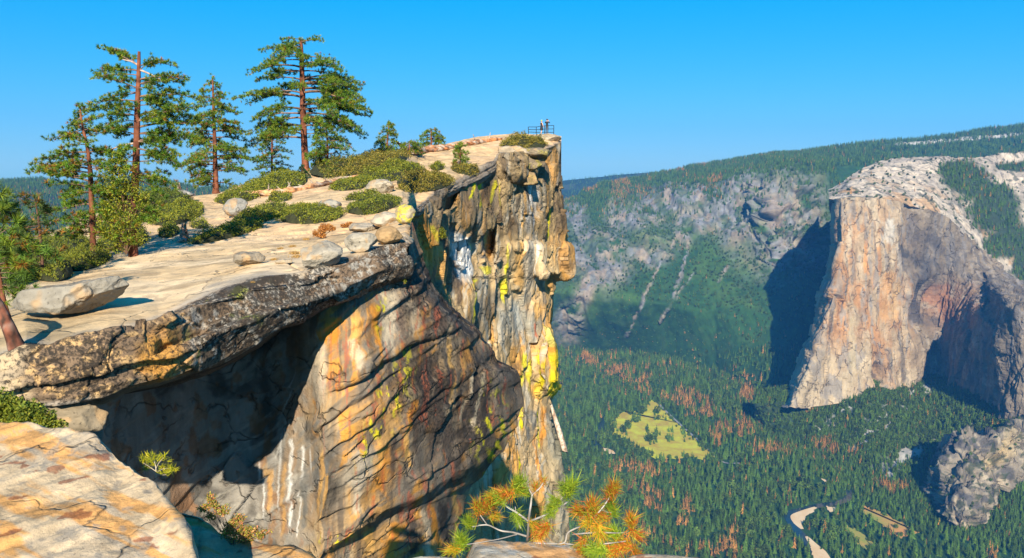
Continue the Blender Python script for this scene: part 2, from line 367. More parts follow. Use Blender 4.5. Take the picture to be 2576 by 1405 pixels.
# ---- talus below the great wall
TX = [1900, 1970, 2050, 2130, 2200, 2300, 2360, 2420, 2500, 2576, 2800]
tb = [1020, 1012, 1012, 990, 970, 975, 960, 990, 1025, 1055, 1110]; tY = [3080, 2990, 2960, 2960, 2980, 3060, 3110, 2910, 2690, 2520, 2400]
tf = [1060, 1110, 1150, 1190, 1230, 1270, 1290, 1310, 1330, 1345, 1350]
px, py, Y = colloft(np.linspace(1900, 2800, 330), [(TX, [a + 60 for a in tf], at_z([a + 60 for a in tf], -1068)), (TX, tf, at_z(tf, -1050)), (TX, tb, tY), (TX, [a - 30 for a in tb], [a + 120 for a in tY])], [12, 150, 20])
def talus_m(px, py):
    nz = n2(px, py, 40, 30, 4, 4); nf = n2(px, py, 10, 8, 5, 3); m = np.zeros_like(px)
    for (cx, cy, rx, ry_, a) in [(2210, 1070, 70, 26, -35), (2290, 1140, 95, 34, -28), (2325, 1165, 30, 16, -15), (2180, 1100, 45, 22, -60), (2330, 985, 60, 14, -8), (2390, 1050, 60, 18, -30), (2250, 1180, 50, 20, -30), (2080, 1075, 40, 12, -10), (2440, 1100, 60, 30, -10), (2120, 1040, 70, 12, -30)]:
        m = np.maximum(m, blob(px, py, cx, cy, rx, ry_, a, 0.5, nz * 0.5))
    return m * sst(-0.25, 0.15, nf + 0.3 * nz)
def ta_col(P, px, py, n):
    nf = fbm(P / 30, 4, 42); c = mix(np.zeros(P.shape) + (0.026, 0.05, 0.024), (0.05, 0.075, 0.03), sst(0, .5, nf))
    m = talus_m(px, py); c = mix(c, (0.27, 0.26, 0.235), m)
    return np.concatenate([c, (0.3 * (1 - m))[..., None]], -1)
TA = surf('talus_slope', px, py, Y, lambda P, px, py, n: fbm(P / 60, 4, 44) * 9 + ridged(P / 150, 3, 45) * 10, ta_col, M_GND)
# ---- great granite wall (nose, south-east face, recess and east buttress)
ys = [500, 560, 620, 690, 760, 830, 900, 960, 1000, 1024]
nose = [2106, 2104, 2106, 2098, 2078, 2056, 2032, 2008, 1985, 1968]
tpx = [2106, 2106, 2146, 2201, 2246, 2306, 2350, 2385, 2415, 2445, 2487, 2541, 2602, 2760]
tpy = [497, 500, 497, 500, 505, 520, 532, 550, 580, 608, 650, 702, 745, 850]
topY = [4200, 3160, 3130, 3120, 3110, 3120, 3140, 3170, 3200, 3230, 3290, 3330, 3330, 3300]
bpx = [1968, 1968, 2043, 2118, 2178, 2238, 2290, 2345, 2387, 2432, 2483, 2539, 2600, 2760]
bpy_ = [1020, 1024, 1024, 1010, 990, 985, 985, 970, 990, 1010, 1035, 1060, 1080, 1130]
botY = [4200, 2960, 2930, 2930, 2950, 2990, 3040, 3130, 3000, 2850, 2700, 2550, 2480, 2400]
knee = [0, 0, 0, 0, 0, 0, 0, 930, 900, 862, 818, 762, 780, 880]        # right of the face a buttress swings out and turns its side to us
net = []
for k, t in enumerate(np.linspace(0, 1, 22)):
    row = []
    for j in range(14):
        y = tpy[j] * (1 - t) + bpy_[j] * t; x = tpx[j] * (1 - t) + bpx[j] * t
        x += (np.interp(y, ys, nose) - (2106 * (1 - t) + 1968 * t)) * max(0, 1 - (tpx[j] - 2106) / 320.0)
        if j == 0: x -= 12
        Yv = topY[j] * (1 - t) + botY[j] * t
        if knee[j]:
            tk = (knee[j] - tpy[j]) / (bpy_[j] - tpy[j])
            Yv = topY[j] + (botY[j] + 25 - topY[j]) * (t / tk) if t < tk else botY[j] + 25 * (1 - t) / max(1 - tk, .01)
        row.append((x, y, Yv))
    net.append(row)
nu_t = np.concatenate([np.linspace(0, 1, 12)[:-1], np.linspace(1, 13, 380)])
px, py, Y = netloft(net, 330, None, tu=nu_t)
def ec_disp(P, px, py, n):
    d = facet(P / np.array([85, 85, 330.0]), 51) * 15 + facet(P / np.array([28, 28, 90.0]), 52) * 8 + fbm(P / np.array([120, 120, 300.0]), 5, 53) * 20 + fbm(P / 22, 3, 54) * 3 - 7 * crack(P / np.array([70, 70, 420.0]), 56, .04)
    d = d * sst(2090, 2130, px + (py - 500) * .26)
    rib = ridged(np.stack([P[..., 0] / 75, P[..., 1] / 140, P[..., 2] / 700], -1), 3, 55) * 10
    a = sst(2240, 2330, px); arch = a * blob(px, py, 2300, 640, 60, 50, -40, 0.4) * -30 + blob(px, py, 2330, 780, 28, 70, 10, 0.5) * -55 + blob(px, py, 2212, 945, 12, 28, 0, 0.4) * -45
    return d + rib + arch
def ec_col(P, px, py, n):
    Q = P / np.array([45, 45, 240.0]); s = fbm(Q, 5, 61); s2 = fbm(P / np.array([16, 16, 120.0]), 4, 62); bl = fbm(P / 110, 4, 63)
    c = np.zeros(P.shape) + (0.46, 0.34, 0.21)
    c = mix(c, (0.50, 0.255, 0.10), sst(-0.25, 0.35, s * 0.7 + bl * 0.5) * blob(px, py, 2180, 760, 150, 210, 0, 0.6) * 0.95)
    c = mix(c, (0.62, 0.50, 0.33), sst(0.05, 0.5, s2) * 0.6)
    c = mix(c, (0.56, 0.46, 0.30), blob(px, py, 2070, 960, 130, 90, -20, 0.5) * 0.6)
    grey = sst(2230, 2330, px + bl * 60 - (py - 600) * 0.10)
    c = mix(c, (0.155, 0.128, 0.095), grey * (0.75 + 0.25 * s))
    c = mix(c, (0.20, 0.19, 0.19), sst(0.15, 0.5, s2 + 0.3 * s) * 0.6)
    c = mix(c, (0.40, 0.20, 0.11), blob(px, py, 2400, 780, 55, 60, 0, 0.6, bl * .5) * 0.75)
    c = mix(c, (0.40, 0.33, 0.25), sst(0.2, 0.6, fbm(P / 28, 4, 66)) * grey * 0.6)
    c = streaks(c, px, py, [(540, 540, 545, 720, 12, OR, .6), (600, 570, 612, 720, 10, OR, .5), (655, 690, 640, 920, 34, (.52, .27, .09), .7), (700, 740, 690, 930, 22, (.54, .33, .13), .7), (470, 470, 430, 700, 14, CRM, .8), (560, 350, 600, 470, 30, CRM, .8), (650, 440, 640, 560, 24, (.56, .52, .44), .8), (510, 360, 520, 480, 14, CRM, .7), (500, 560, 480, 760, 10, (.25, .17, .1), .6), (580, 470, 585, 620, 8, (.2, .15, .1), .7),
         (790, 740, 860, 960, 46, (.07, .065, .065), .8), (900, 750, 940, 920, 46, (.36, .16, .08), .7), (720, 560, 765, 620, 36, (.05, .05, .05), .8), (602, 1120, 610, 1220, 15, (.06, .055, .05), .8), (385, 870, 370, 1010, 10, (.12, .1, .08), .8), (430, 350, 430, 500, 8, (.1, .09, .08), .8), (750, 1140, 760, 1230, 30, CRM, .7), (860, 1080, 862, 1210, 14, CRM, .8), (710, 1030, 725, 1210, 18, (.1, .095, .09), .7), (650, 1050, 655, 1180, 14, (.13, .12, .11), .7), (480, 900, 470, 1180, 20, (.54, .45, .28), .6),
         (770, 430, 800, 560, 30, (.12, .11, .11), .6), (850, 520, 920, 640, 40, (.11, .1, .1), .6), (960, 600, 1010, 720, 30, (.13, .12, .115), .6), (730, 660, 740, 800, 18, CRM, .5), (420, 700, 400, 860, 14, (.30, .21, .13), .6), (560, 720, 540, 880, 16, (.3, .18, .09), .6), (520, 860, 510, 1060, 12, (.3, .2, .12), .6), (350, 950, 300, 1150, 14, (.36, .29, .2), .6), (600, 940, 590, 1100, 14, (.34, .18, .08), .6)], 1886.8, 314.5, .5373, .25)
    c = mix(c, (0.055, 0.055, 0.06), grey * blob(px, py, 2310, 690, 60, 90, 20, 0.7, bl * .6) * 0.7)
    return np.concatenate([c, (0.15 + 0.2 * grey)[..., None]], -1)
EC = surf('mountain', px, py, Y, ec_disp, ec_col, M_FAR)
# ---- its bare summit dome
SX = [2086, 2106, 2140, 2200, 2250, 2300, 2350, 2400, 2450, 2500, 2540, 2576, 2660, 2800]
sr = [500, 503, 500, 502, 507, 521, 534, 566, 614, 662, 703, 728, 785, 880]; srY = [3180, 3150, 3125, 3115, 3110, 3120, 3140, 3180, 3230, 3300, 3330, 3335, 3330, 3300]
st = [480, 466, 440, 408, 397, 394, 392, 396, 398, 390, 384, 381, 374, 368]; stY = [3500, 3520, 3560, 3650, 3700, 3720, 3760, 3800, 3850, 3900, 3950, 3950, 3900, 3900]
px, py, Y = colloft(np.linspace(2086, 2800, 330), [(SX, [a + 10 for a in sr], [a + 45 for a in srY]), (SX, sr, srY), (SX, [(a + b * 1.1) / 2.1 for a, b in zip(sr, st)], [(a * 1.15 + b) / 2.15 for a, b in zip(srY, stY)]),
                                             (SX, st, stY), (SX, [a + 60 for a in st], [a + 700 for a in stY])], [6, 80, 70, 14])
def wood_m(px, py):
    nz = n2(px, py, 50, 40, 7, 4)
    m = np.zeros_like(px)
    for (cx, cy, rx, ry_, a) in [(2440, 460, 75, 50, 25), (2500, 520, 70, 60, 45), (2540, 610, 40, 70, 70), (2400, 430, 40, 25, 0), (2560, 420, 60, 12, 0), (2570, 660, 22, 60, 0)]:
        m = np.maximum(m, blob(px, py, cx, cy, rx, ry_, a, 0.25, nz * 0.25))
    return m
def sd_col(P, px, py, n):
    nf = fbm(P / 25, 4, 72); bl = fbm(P / 120, 4, 73)
    c = mix(np.zeros(P.shape) + (0.64, 0.53, 0.40), (0.44, 0.37, 0.29), sst(-0.2, 0.5, bl))
    c = mix(c, (0.52, 0.33, 0.17), sst(0.1, 0.6, fbm(P / 80, 3, 75)) * sst(430, 520, py + (px - 2300) * -0.2))
    c = mix(c, (0.085, 0.095, 0.05), sst(0.25, 0.5, nf) * 0.8)
    m = wood_m(px, py); c = mix(c, (0.045, 0.07, 0.026), m)
    return np.concatenate([c, (0.25 + 0 * m)[..., None]], -1)
SDM = surf('mountain_summit', px, py, Y, lambda P, px, py, n: fbm(P / 60, 4, 71) * 7 + fbm(P / 16, 3, 74) * 2.5, sd_col, M_FAR)
# ---- lower right outcrop in the valley
net = []
ox = [2330, 2375, 2400, 2440, 2480, 2530, 2600, 2700]
otop = [1230, 1120, 1090, 1085, 1090, 1085, 1060, 1050]; obot = [1260, 1290, 1310, 1330, 1320, 1240, 1240, 1260]
oyt = [2650, 2480, 2420, 2380, 2370, 2380, 2400, 2400]; oyb = [2600, 2250, 2200, 2170, 2190, 2280, 2300, 2300]
for t in (-0.12, 0, 0.25, 0.5, 0.75, 1.0):
    r = []
    for k in range(8):
        if t < 0: r.append((ox[k], otop[k] + 40, oyt[k] + 260))
        else:
            bulge = math.sin(math.pi * min(1, t)) * 35
            r.append((ox[k] - 14 * t, otop[k] * (1 - t) + obot[k] * t, oyt[k] * (1 - t) + oyb[k] * t - bulge))
    net.append(r)
px, py, Y = netloft(net, 120, 130)
def oc_col(P, px, py, n):
    s = fbm(P / np.array([14, 14, 60.0]), 4, 81); b = fbm(P / 40, 4, 82)
    c = mix(np.zeros(P.shape) + (0.27, 0.225, 0.165), (0.44, 0.36, 0.25), sst(0, 0.5, s)); c = mix(c, (0.12, 0.11, 0.10), sst(0.1, 0.5, b))
    c = mix(c, (0.52, 0.40, 0.22), blob(px, py, 2520, 1140, 22, 60, 35, 0.5, s * .4))
    c = mix(c, (0.05, 0.07, 0.03), sst(0.25, 0.45, fbm(P / 18, 3, 84)) * 0.8)
    return np.concatenate([c, (0.3 + 0 * s)[..., None]], -1)
OC = surf('rock_outcrop', px, py, Y, lambda P, px, py, n: facet(P / np.array([50, 50, 120.0]), 83) * 34 + facet(P / np.array([16, 16, 34.0]), 86) * 9 + fbm(P / 60, 3, 85) * 12, oc_col, M_FAR, kind=None)
tag(OC.o, 'grey granite buttress with a pale streak rising from the valley forest below the great wall', 'rock')
# ---- far blue hills
def hill(name, X, ys_, Ys, bot, botY, seed, a=(0.03, 0.055, 0.03), bare=0.0, n=240):
    px, py, Y = colloft(np.linspace(X[0], X[-1], n), [(X, bot, botY), (X, ys_, Ys), (X, [q + 50 for q in ys_], [q * 1.08 for q in Ys])], [70, 8])
    def col(P, px, py, nn):
        c = mix(np.zeros(P.shape) + a, (0.055, 0.07, 0.03), sst(-.2, .6, fbm(P / 250, 4, seed)))
        m = sst(0.25, 0.4, fbm(P / np.array([300, 300, 160.0]), 4, seed + 3)) * bare
        return mix(c, (0.48, 0.46, 0.43), m)
    return surf(name, px, py, Y, lambda P, px, py, nn: fbm(P / 500, 4, seed + 1) * 22 * sst(0, 12, py - np.interp(px, X, ys_)), col, M_GND)
H1 = hill('hill', [-300, 0, 60, 110, 150, 200, 300, 350, 400, 450, 500, 560, 640, 800], [460, 455, 452, 450, 456, 462, 452, 445, 452, 462, 472, 470, 474, 480],
          [4600] * 14, [640] * 14, [2600] * 14, 91)
H2 = hill('hill', [1200, 1415, 1500, 1560, 1640, 1700, 1800, 1950], [462, 455, 447, 440, 434, 433, 436, 440], [9000] * 8, [620] * 8, [6500] * 8, 95, bare=0.6)
H3 = hill('hill', [2150, 2260, 2330, 2400, 2480, 2576, 2800], [385, 356, 348, 345, 338, 322, 300], [7600] * 7, [420] * 7, [6700] * 7, 99, bare=0.9)
# ---- ground sheet under everything, out to the horizon
me = mesh_from('ground', [(-4550, -35, -1075), (9350, -35, -1075), (9350, 9950, -1075), (-4550, 9950, -1075)], [np.array([[0, 1, 2, 3]])], plain('ground_green', (0.035, 0.055, 0.025), 0.95, var=0.3, scale=0.01))
tag(link('ground', me), kind='structure')

# ================================================================== near cliff
# ---- plateau with its overhanging lip
FX = [-200, 0, 66, 127, 199, 276, 398, 475, 552, 635, 755, 860, 920, 1000, 1024, 1034, 1060, 1100, 1150, 1200, 1245, 1258, 1300, 1380, 1400, 1412]
fy = [960, 894, 868, 870, 850, 833, 814, 776, 745, 717, 698, 662, 642, 624, 618, 530, 512, 485, 462, 440, 415, 388, 384, 376, 366, 360]
fY = [11.6, 12.5, 12.7, 12.8, 13.0, 13.3, 14.0, 14.7, 15.4, 16.0, 16.9, 18.0, 18.8, 20.0, 20.4, 52, 55, 60, 65, 68.5, 72, 74, 78, 84, 87, 89]
hX = [-200, 0, 110, 260, 309, 442, 552, 652, 707, 758, 819, 905, 976, 1024, 1034, 1060, 1100, 1150, 1200, 1250, 1300, 1412]      # lower edge of the lip
hy = [1080, 1040, 1027, 1007, 983, 955, 916, 867, 825, 814, 778, 753, 707, 690, 560, 538, 508, 483, 459, 432, 402, 374]
hm = lambda x: np.interp(x, FX, fy) * 0.5 + np.interp(x, hX, hy) * 0.5
bX = [-200, 0, 110, 190, 250, 340, 420, 600, 800, 900, 1000, 1025, 1034, 1100, 1200, 1300, 1412]                     # back edge of the bare slab
by = [760, 715, 690, 678, 655, 632, 608, 590, 562, 558, 545, 530, 520, 470, 425, 372, 354]
bY = [17.5, 20, 22, 23, 24.5, 26, 28, 30, 32, 32, 33, 35, 53.5, 62, 71, 80, 90]
sX = [-200, 0, 100, 200, 300, 380, 450, 480, 545, 600, 700, 770, 830, 900, 950, 1010, 1050, 1100, 1160, 1200, 1250, 1300, 1330, 1380, 1412]   # skyline of the ground
sy = [700, 640, 600, 560, 512, 492, 482, 494, 487, 472, 452, 432, 416, 402, 390, 382, 376, 370, 354, 345, 340, 337, 340, 340, 343]
sY = [33, 36, 40, 44, 48, 52, 55, 57, 60, 62, 65, 68, 71, 74, 76, 78, 80, 82, 85, 88, 90, 92, 92, 91, 91]
pxs = np.concatenate([np.linspace(-200, 1000, 430), np.linspace(1003, 1040, 30), np.linspace(1044, 1412, 130)])
fyi, fYi = np.interp(pxs, FX, fy), np.interp(pxs, FX, fY); hyi = np.interp(pxs, hX, hy)
tier = sst(380, 470, pxs) * (1 - sst(880, 960, pxs)) * 1.0          # the lip is two courses thick here
mid = fyi * 0.48 + hyi * 0.52
rowsA = [(pxs, hyi - 4, fYi + 9), (pxs, hyi, fYi + 0.2), (pxs, hyi - 6, fYi - 0.35), (pxs, mid + 5, fYi - 0.5 - 0.15 * tier), (pxs, mid - 3 - 5 * tier, fYi - 0.45 + 0.25 * tier),
         (pxs, fyi + 5, fYi - 0.1 + 0.15 * tier), (pxs, fyi, fYi + 0.15 + 0.2 * tier), (bX, by, bY), (sX, [a * .5 + b * .5 for a, b in zip(sy, np.interp(sX, bX, by))], [2 / (1 / a + 1 / b) for a, b in zip(sY, np.interp(sX, bX, bY))]),
         (sX, sy, sY), (sX, [a + 10 for a in sy], [a + 8 for a in sY]), (sX, [a + 300 for a in sy], [a + 30 for a in sY])]
px, py, Y = colloft(pxs, rowsA, [14, 4, 36, 5, 30, 4, 130, 70, 70, 6, 12])
tv = np.concatenate([np.full(14, 0), np.full(4, 1), np.full(36, 2), np.full(5, 3), np.full(30, 4), np.full(4, 5), np.full(130, 6), np.full(70, 7), np.full(70, 8), np.full(6, 9), np.full(13, 10)])
VROW = np.tile(tv[:, None], (1, px.shape[1]))
def pl_disp(P, px, py, n):
    face = (VROW >= 1) & (VROW <= 5); top = VROW >= 6
    dface = fbm(P / np.array([2.2, 2.2, 0.9]), 5, 102, 0.5) * 0.14 + facet(P / np.array([2.2, 2.2, 1.1]), 101) * 0.15 + facet(P / np.array([.6, .6, .4]), 107) * 0.035 - 0.07 * crack(P / np.array([2, 2, 1.2]), 108, .025)
    g1, g2, cc = worley(P * np.array([1, 1, 0.3]) / 5.5, 104)
    step = sst(420, 300, py) * 0
    tt = fbm(P / np.array([9, 9, 5.0]), 3, 103) * 2.2; ter = np.floor(tt) + sst(0.8, 1.0, tt - np.floor(tt))
    dtop = facet(P / np.array([4.5, 4.5, 9]), 109) * 0.05 * sst(560, 760, px) + fbm(P / 9.0, 3, 106) * 0.25 + (cc - 0.5) * 0.12 * sst(300, 700, px) + fbm(P / 0.8, 3, 105) * 0.035 - 0.10 * (1 - sst(0, 0.02, g2 - g1)) * sst(560, 800, px)
    w_ = face.astype(float)
    k = np.array([1, 2, 3, 2, 1.0]); k /= k.sum()
    for ax in (0,): w_ = np.apply_along_axis(lambda a: np.convolve(np.pad(a, 2, 'edge'), k, 'valid'), ax, w_)
    lim = sst(1412, 1380, px)
    return (dface * w_ + dtop * (1 - w_)) * (0.25 + 0.75 * lim) * np.where(VROW >= 9, 0.3, 1.0)
def pl_col(P, px, py, n):
    nz = fbm(P / 2.5, 4, 111); nf = fbm(P / 0.5, 4, 112); w3 = fbm(P / 0.9, 4, 113)
    c = np.zeros(P.shape) + (0.66, 0.46, 0.25)
    c = mix(c, (0.74, 0.56, 0.35), sst(-0.1, 0.5, nz) * 0.8)
    c = mix(c, (0.46, 0.38, 0.28), sst(0.05, 0.5, fbm(P / np.array([3, 3, 1.0]), 4, 114)) * 0.6)
    c = mix(c, (0.50, 0.37, 0.22), sst(0.0, 0.6, fbm(P / 1.4, 4, 115)) * 0.5)
    far = sst(620, 560, py) ; c = mix(c, (0.60, 0.35, 0.16), far * sst(-0.3, 0.4, nz) * 0.55)
    c = mix(c, (0.34, 0.25, 0.16), sst(0.3, 0.6, fbm(P / np.array([.35, .35, .35]), 4, 119)) * .55); c = mix(c, (0.30, 0.21, 0.12), sst(.3, .5, fbm(P / np.array([1.6, .8, 1]), 4, 120)) * .6)
    # orange-grey weathering towards the left end of the slab and along the edge
    c = mix(c, (0.36, 0.27, 0.15), sst(430, 120, px + w3 * 60) * sst(700, 840, py) * 0.7)
    edge = sst(26, 0, np.interp(px, FX, fy) - py + w3 * 16) * (VROW >= 6) * sst(1000, 700, px)
    c = mix(c, (0.30, 0.28, 0.25), edge * 0.7)
    # dark lichen-black face
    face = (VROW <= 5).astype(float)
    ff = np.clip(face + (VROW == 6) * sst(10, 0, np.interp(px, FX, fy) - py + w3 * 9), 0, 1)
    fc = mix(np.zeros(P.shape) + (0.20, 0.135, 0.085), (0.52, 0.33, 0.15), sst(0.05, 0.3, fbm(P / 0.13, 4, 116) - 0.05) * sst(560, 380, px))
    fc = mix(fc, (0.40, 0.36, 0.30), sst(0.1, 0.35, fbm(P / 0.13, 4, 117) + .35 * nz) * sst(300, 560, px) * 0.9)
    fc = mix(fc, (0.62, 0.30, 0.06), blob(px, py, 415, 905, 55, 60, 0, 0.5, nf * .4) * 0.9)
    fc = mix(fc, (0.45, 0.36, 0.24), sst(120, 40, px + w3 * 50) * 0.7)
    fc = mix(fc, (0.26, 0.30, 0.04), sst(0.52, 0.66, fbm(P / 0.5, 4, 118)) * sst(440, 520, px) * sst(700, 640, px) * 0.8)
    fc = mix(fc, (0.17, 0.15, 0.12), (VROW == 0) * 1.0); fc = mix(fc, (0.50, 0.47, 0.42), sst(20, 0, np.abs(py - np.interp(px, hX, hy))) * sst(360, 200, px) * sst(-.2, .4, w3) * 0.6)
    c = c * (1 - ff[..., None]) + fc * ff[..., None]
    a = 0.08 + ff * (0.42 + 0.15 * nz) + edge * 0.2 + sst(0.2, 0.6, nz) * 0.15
    rim = sst(1030, 1100, px) * sst(14, 0, np.interp(px, FX, fy) - py) ; c = mix(c, (0.22, 0.19, 0.16), rim * 0.6)
    return np.concatenate([c, a[..., None]], -1)
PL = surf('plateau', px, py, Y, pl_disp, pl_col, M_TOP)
BV = bvh_of(PL)
# ---- alcove wall and bulge under the lip
BX = [100, 250, 400, 520, 620, 700, 760, 800, 900, 1000, 1057, 1150, 1255, 1330]
BYb = [15, 16.5, 18.6, 19.9, 20.1, 19.7, 19.0, 18.5, 19.1, 20.5, 21.4, 23.2, 24.8, 26]
ey = [560, 640, 692, 738, 783, 824, 864, 905, 930, 960, 1017, 1078, 1123, 1190, 1220, 1260, 1350, 1500]
ex = [1040, 1062, 1075, 1105, 1152, 1200, 1232, 1255, 1300, 1312, 1314, 1296, 1278, 1218, 1185, 1165, 1142, 1140]
rows = np.linspace(0, 1, 330); cols = np.concatenate([np.linspace(0, 1, 430), 1 + np.linspace(0, 1, 26)[1:]])
Lx = 100.0; pyr = 560 + (1500 - 560) * rows
exr = np.interp(pyr, ey, ex)
px = np.zeros((330, len(cols))); py = np.zeros_like(px); Y = np.zeros_like(px)
for j, c in enumerate(cols):
    if c <= 1:
        x = Lx + (exr - Lx) * c; px[:, j] = x; py[:, j] = pyr
    else:
        x = exr - (c - 1) * 40; px[:, j] = x; py[:, j] = pyr
ctop = np.interp(px, [100, 1000, 1024, 1034, 1330], [0, 0, 0, 1, 1]); capy = np.interp(px, hX, hy) - 16
py = np.where((py < capy) & (px < 1036), capy, py)
xx = np.where(cols[None, :] <= 1, px, exr[:, None])
_bx = np.linspace(60, 1400, 1341); _bk = np.hanning(71); _bk /= _bk.sum(); _by = np.convolve(np.pad(np.interp(_bx, BX, BYb), 35, 'edge'), _bk, 'valid')
Y = np.interp(xx, _bx, _by)
def b_rel(px, py, xx):
    """relief of the wall, metres nearer than its base plane"""
    r = blob(px, py, 1110, 1000, 240, 270, -25, 0.9) * 3.4
    r = r + blob(px, py, 930, 1120, 240, 210, -35, 0.95) * 1.5
    low = np.interp(px, [600, 885, 976, 1047, 1139, 1225, 1330], [1520, 1362, 1291, 1255, 1205, 1160, 1120])    # lower crease, undercut below it
    r = r - sst(-4, 22, py - low) * 2.4 * sst(780, 900, px) + sst(-70, -4, py - low) * sst(22, -4, py - low) * 0.5 * sst(780, 900, px)
    up = np.interp(px, [700, 770, 840, 890, 946, 996, 1047, 1131, 1160, 1300], [1060, 1018, 985, 956, 920, 895, 856, 832, 822, 760])   # upper crease
    k = sst(800, 960, px) * (1 - sst(1130, 1180, px))
    r = r + (sst(-110, -5, py - up) * sst(7, -5, py - up) * 0.55 - sst(-5, 7, py - up) * sst(160, 20, py - up) * 0.25) * k
    r = r + blob(px, py, 792, 1250, 46, 92, 18, 0.3) * 0.5 * sst(1180, 1215, py + (px - 790) * .4)   # hanging flake
    r = r - blob(px, py, 1190, 1245, 24, 60, 10, 0.5) * 3
    return r
Y = Y - .33 * b_rel(xx, py, xx)
Y = Y + np.where(cols[None, :] > 1, ((cols[None, :] - 1) ** 0.6) * 7, 0) + sst(0.93, 1.0, cols[None, :]) ** 2 * 1.5
def b_disp(P, px, py, n):
    # slanting sheets: each one swells gently and breaks off in a sharp lower edge, as in the photograph
    al = px * .79 - py * .62; ac = px * .62 + py * .79; w1 = n2(al, ac, 260, 120, 3, 4)
    t = (ac + 34 * w1) / 62; fr = t - np.floor(t); rnd = _hash(np.floor(t), np.floor(al / 400 + w1), np.floor(t) * 0, 5)
    saw = sst(0, .82, fr) * (1 - sst(.86, .98, fr)); am = sst(-.35, .5, n2(al, ac, 150, 60, 11, 3) + rnd - .5)
    t2 = (ac + 20 * n2(al, ac, 120, 60, 13, 3)) / 24; f2 = t2 - np.floor(t2); saw2 = sst(0, .75, f2) * (1 - sst(.8, 1, f2)); am2 = sst(0, .5, n2(al, ac, 90, 40, 14, 3))
    lf = sst(700, 820, px) * .5 + .5
    d = saw * am * 0.13 * lf + saw2 * am2 * 0.06 * lf + facet(P / np.array([2.4, 2.4, 3.2]), 122) * (0.12 + .16 * (1 - lf) * 2) + fbm(P / 6, 4, 124, 0.45) * 0.26 + fbm(P / .5, 3, 128) * .02
    return .78 * d * np.where(np.tile(cols[None, :], (px.shape[0], 1)) > 1, 0.6, 1.0)
def stain(px, py, sx, seed, lo, hi, sy_=None, slant=0.0):
    wx = px + 10 * n2(px, py, 60, 70, seed + 50, 2) + slant * (py - 900)
    return sst(lo, hi, n2(wx, py, sx, sy_ or sx * 9, seed, 4))
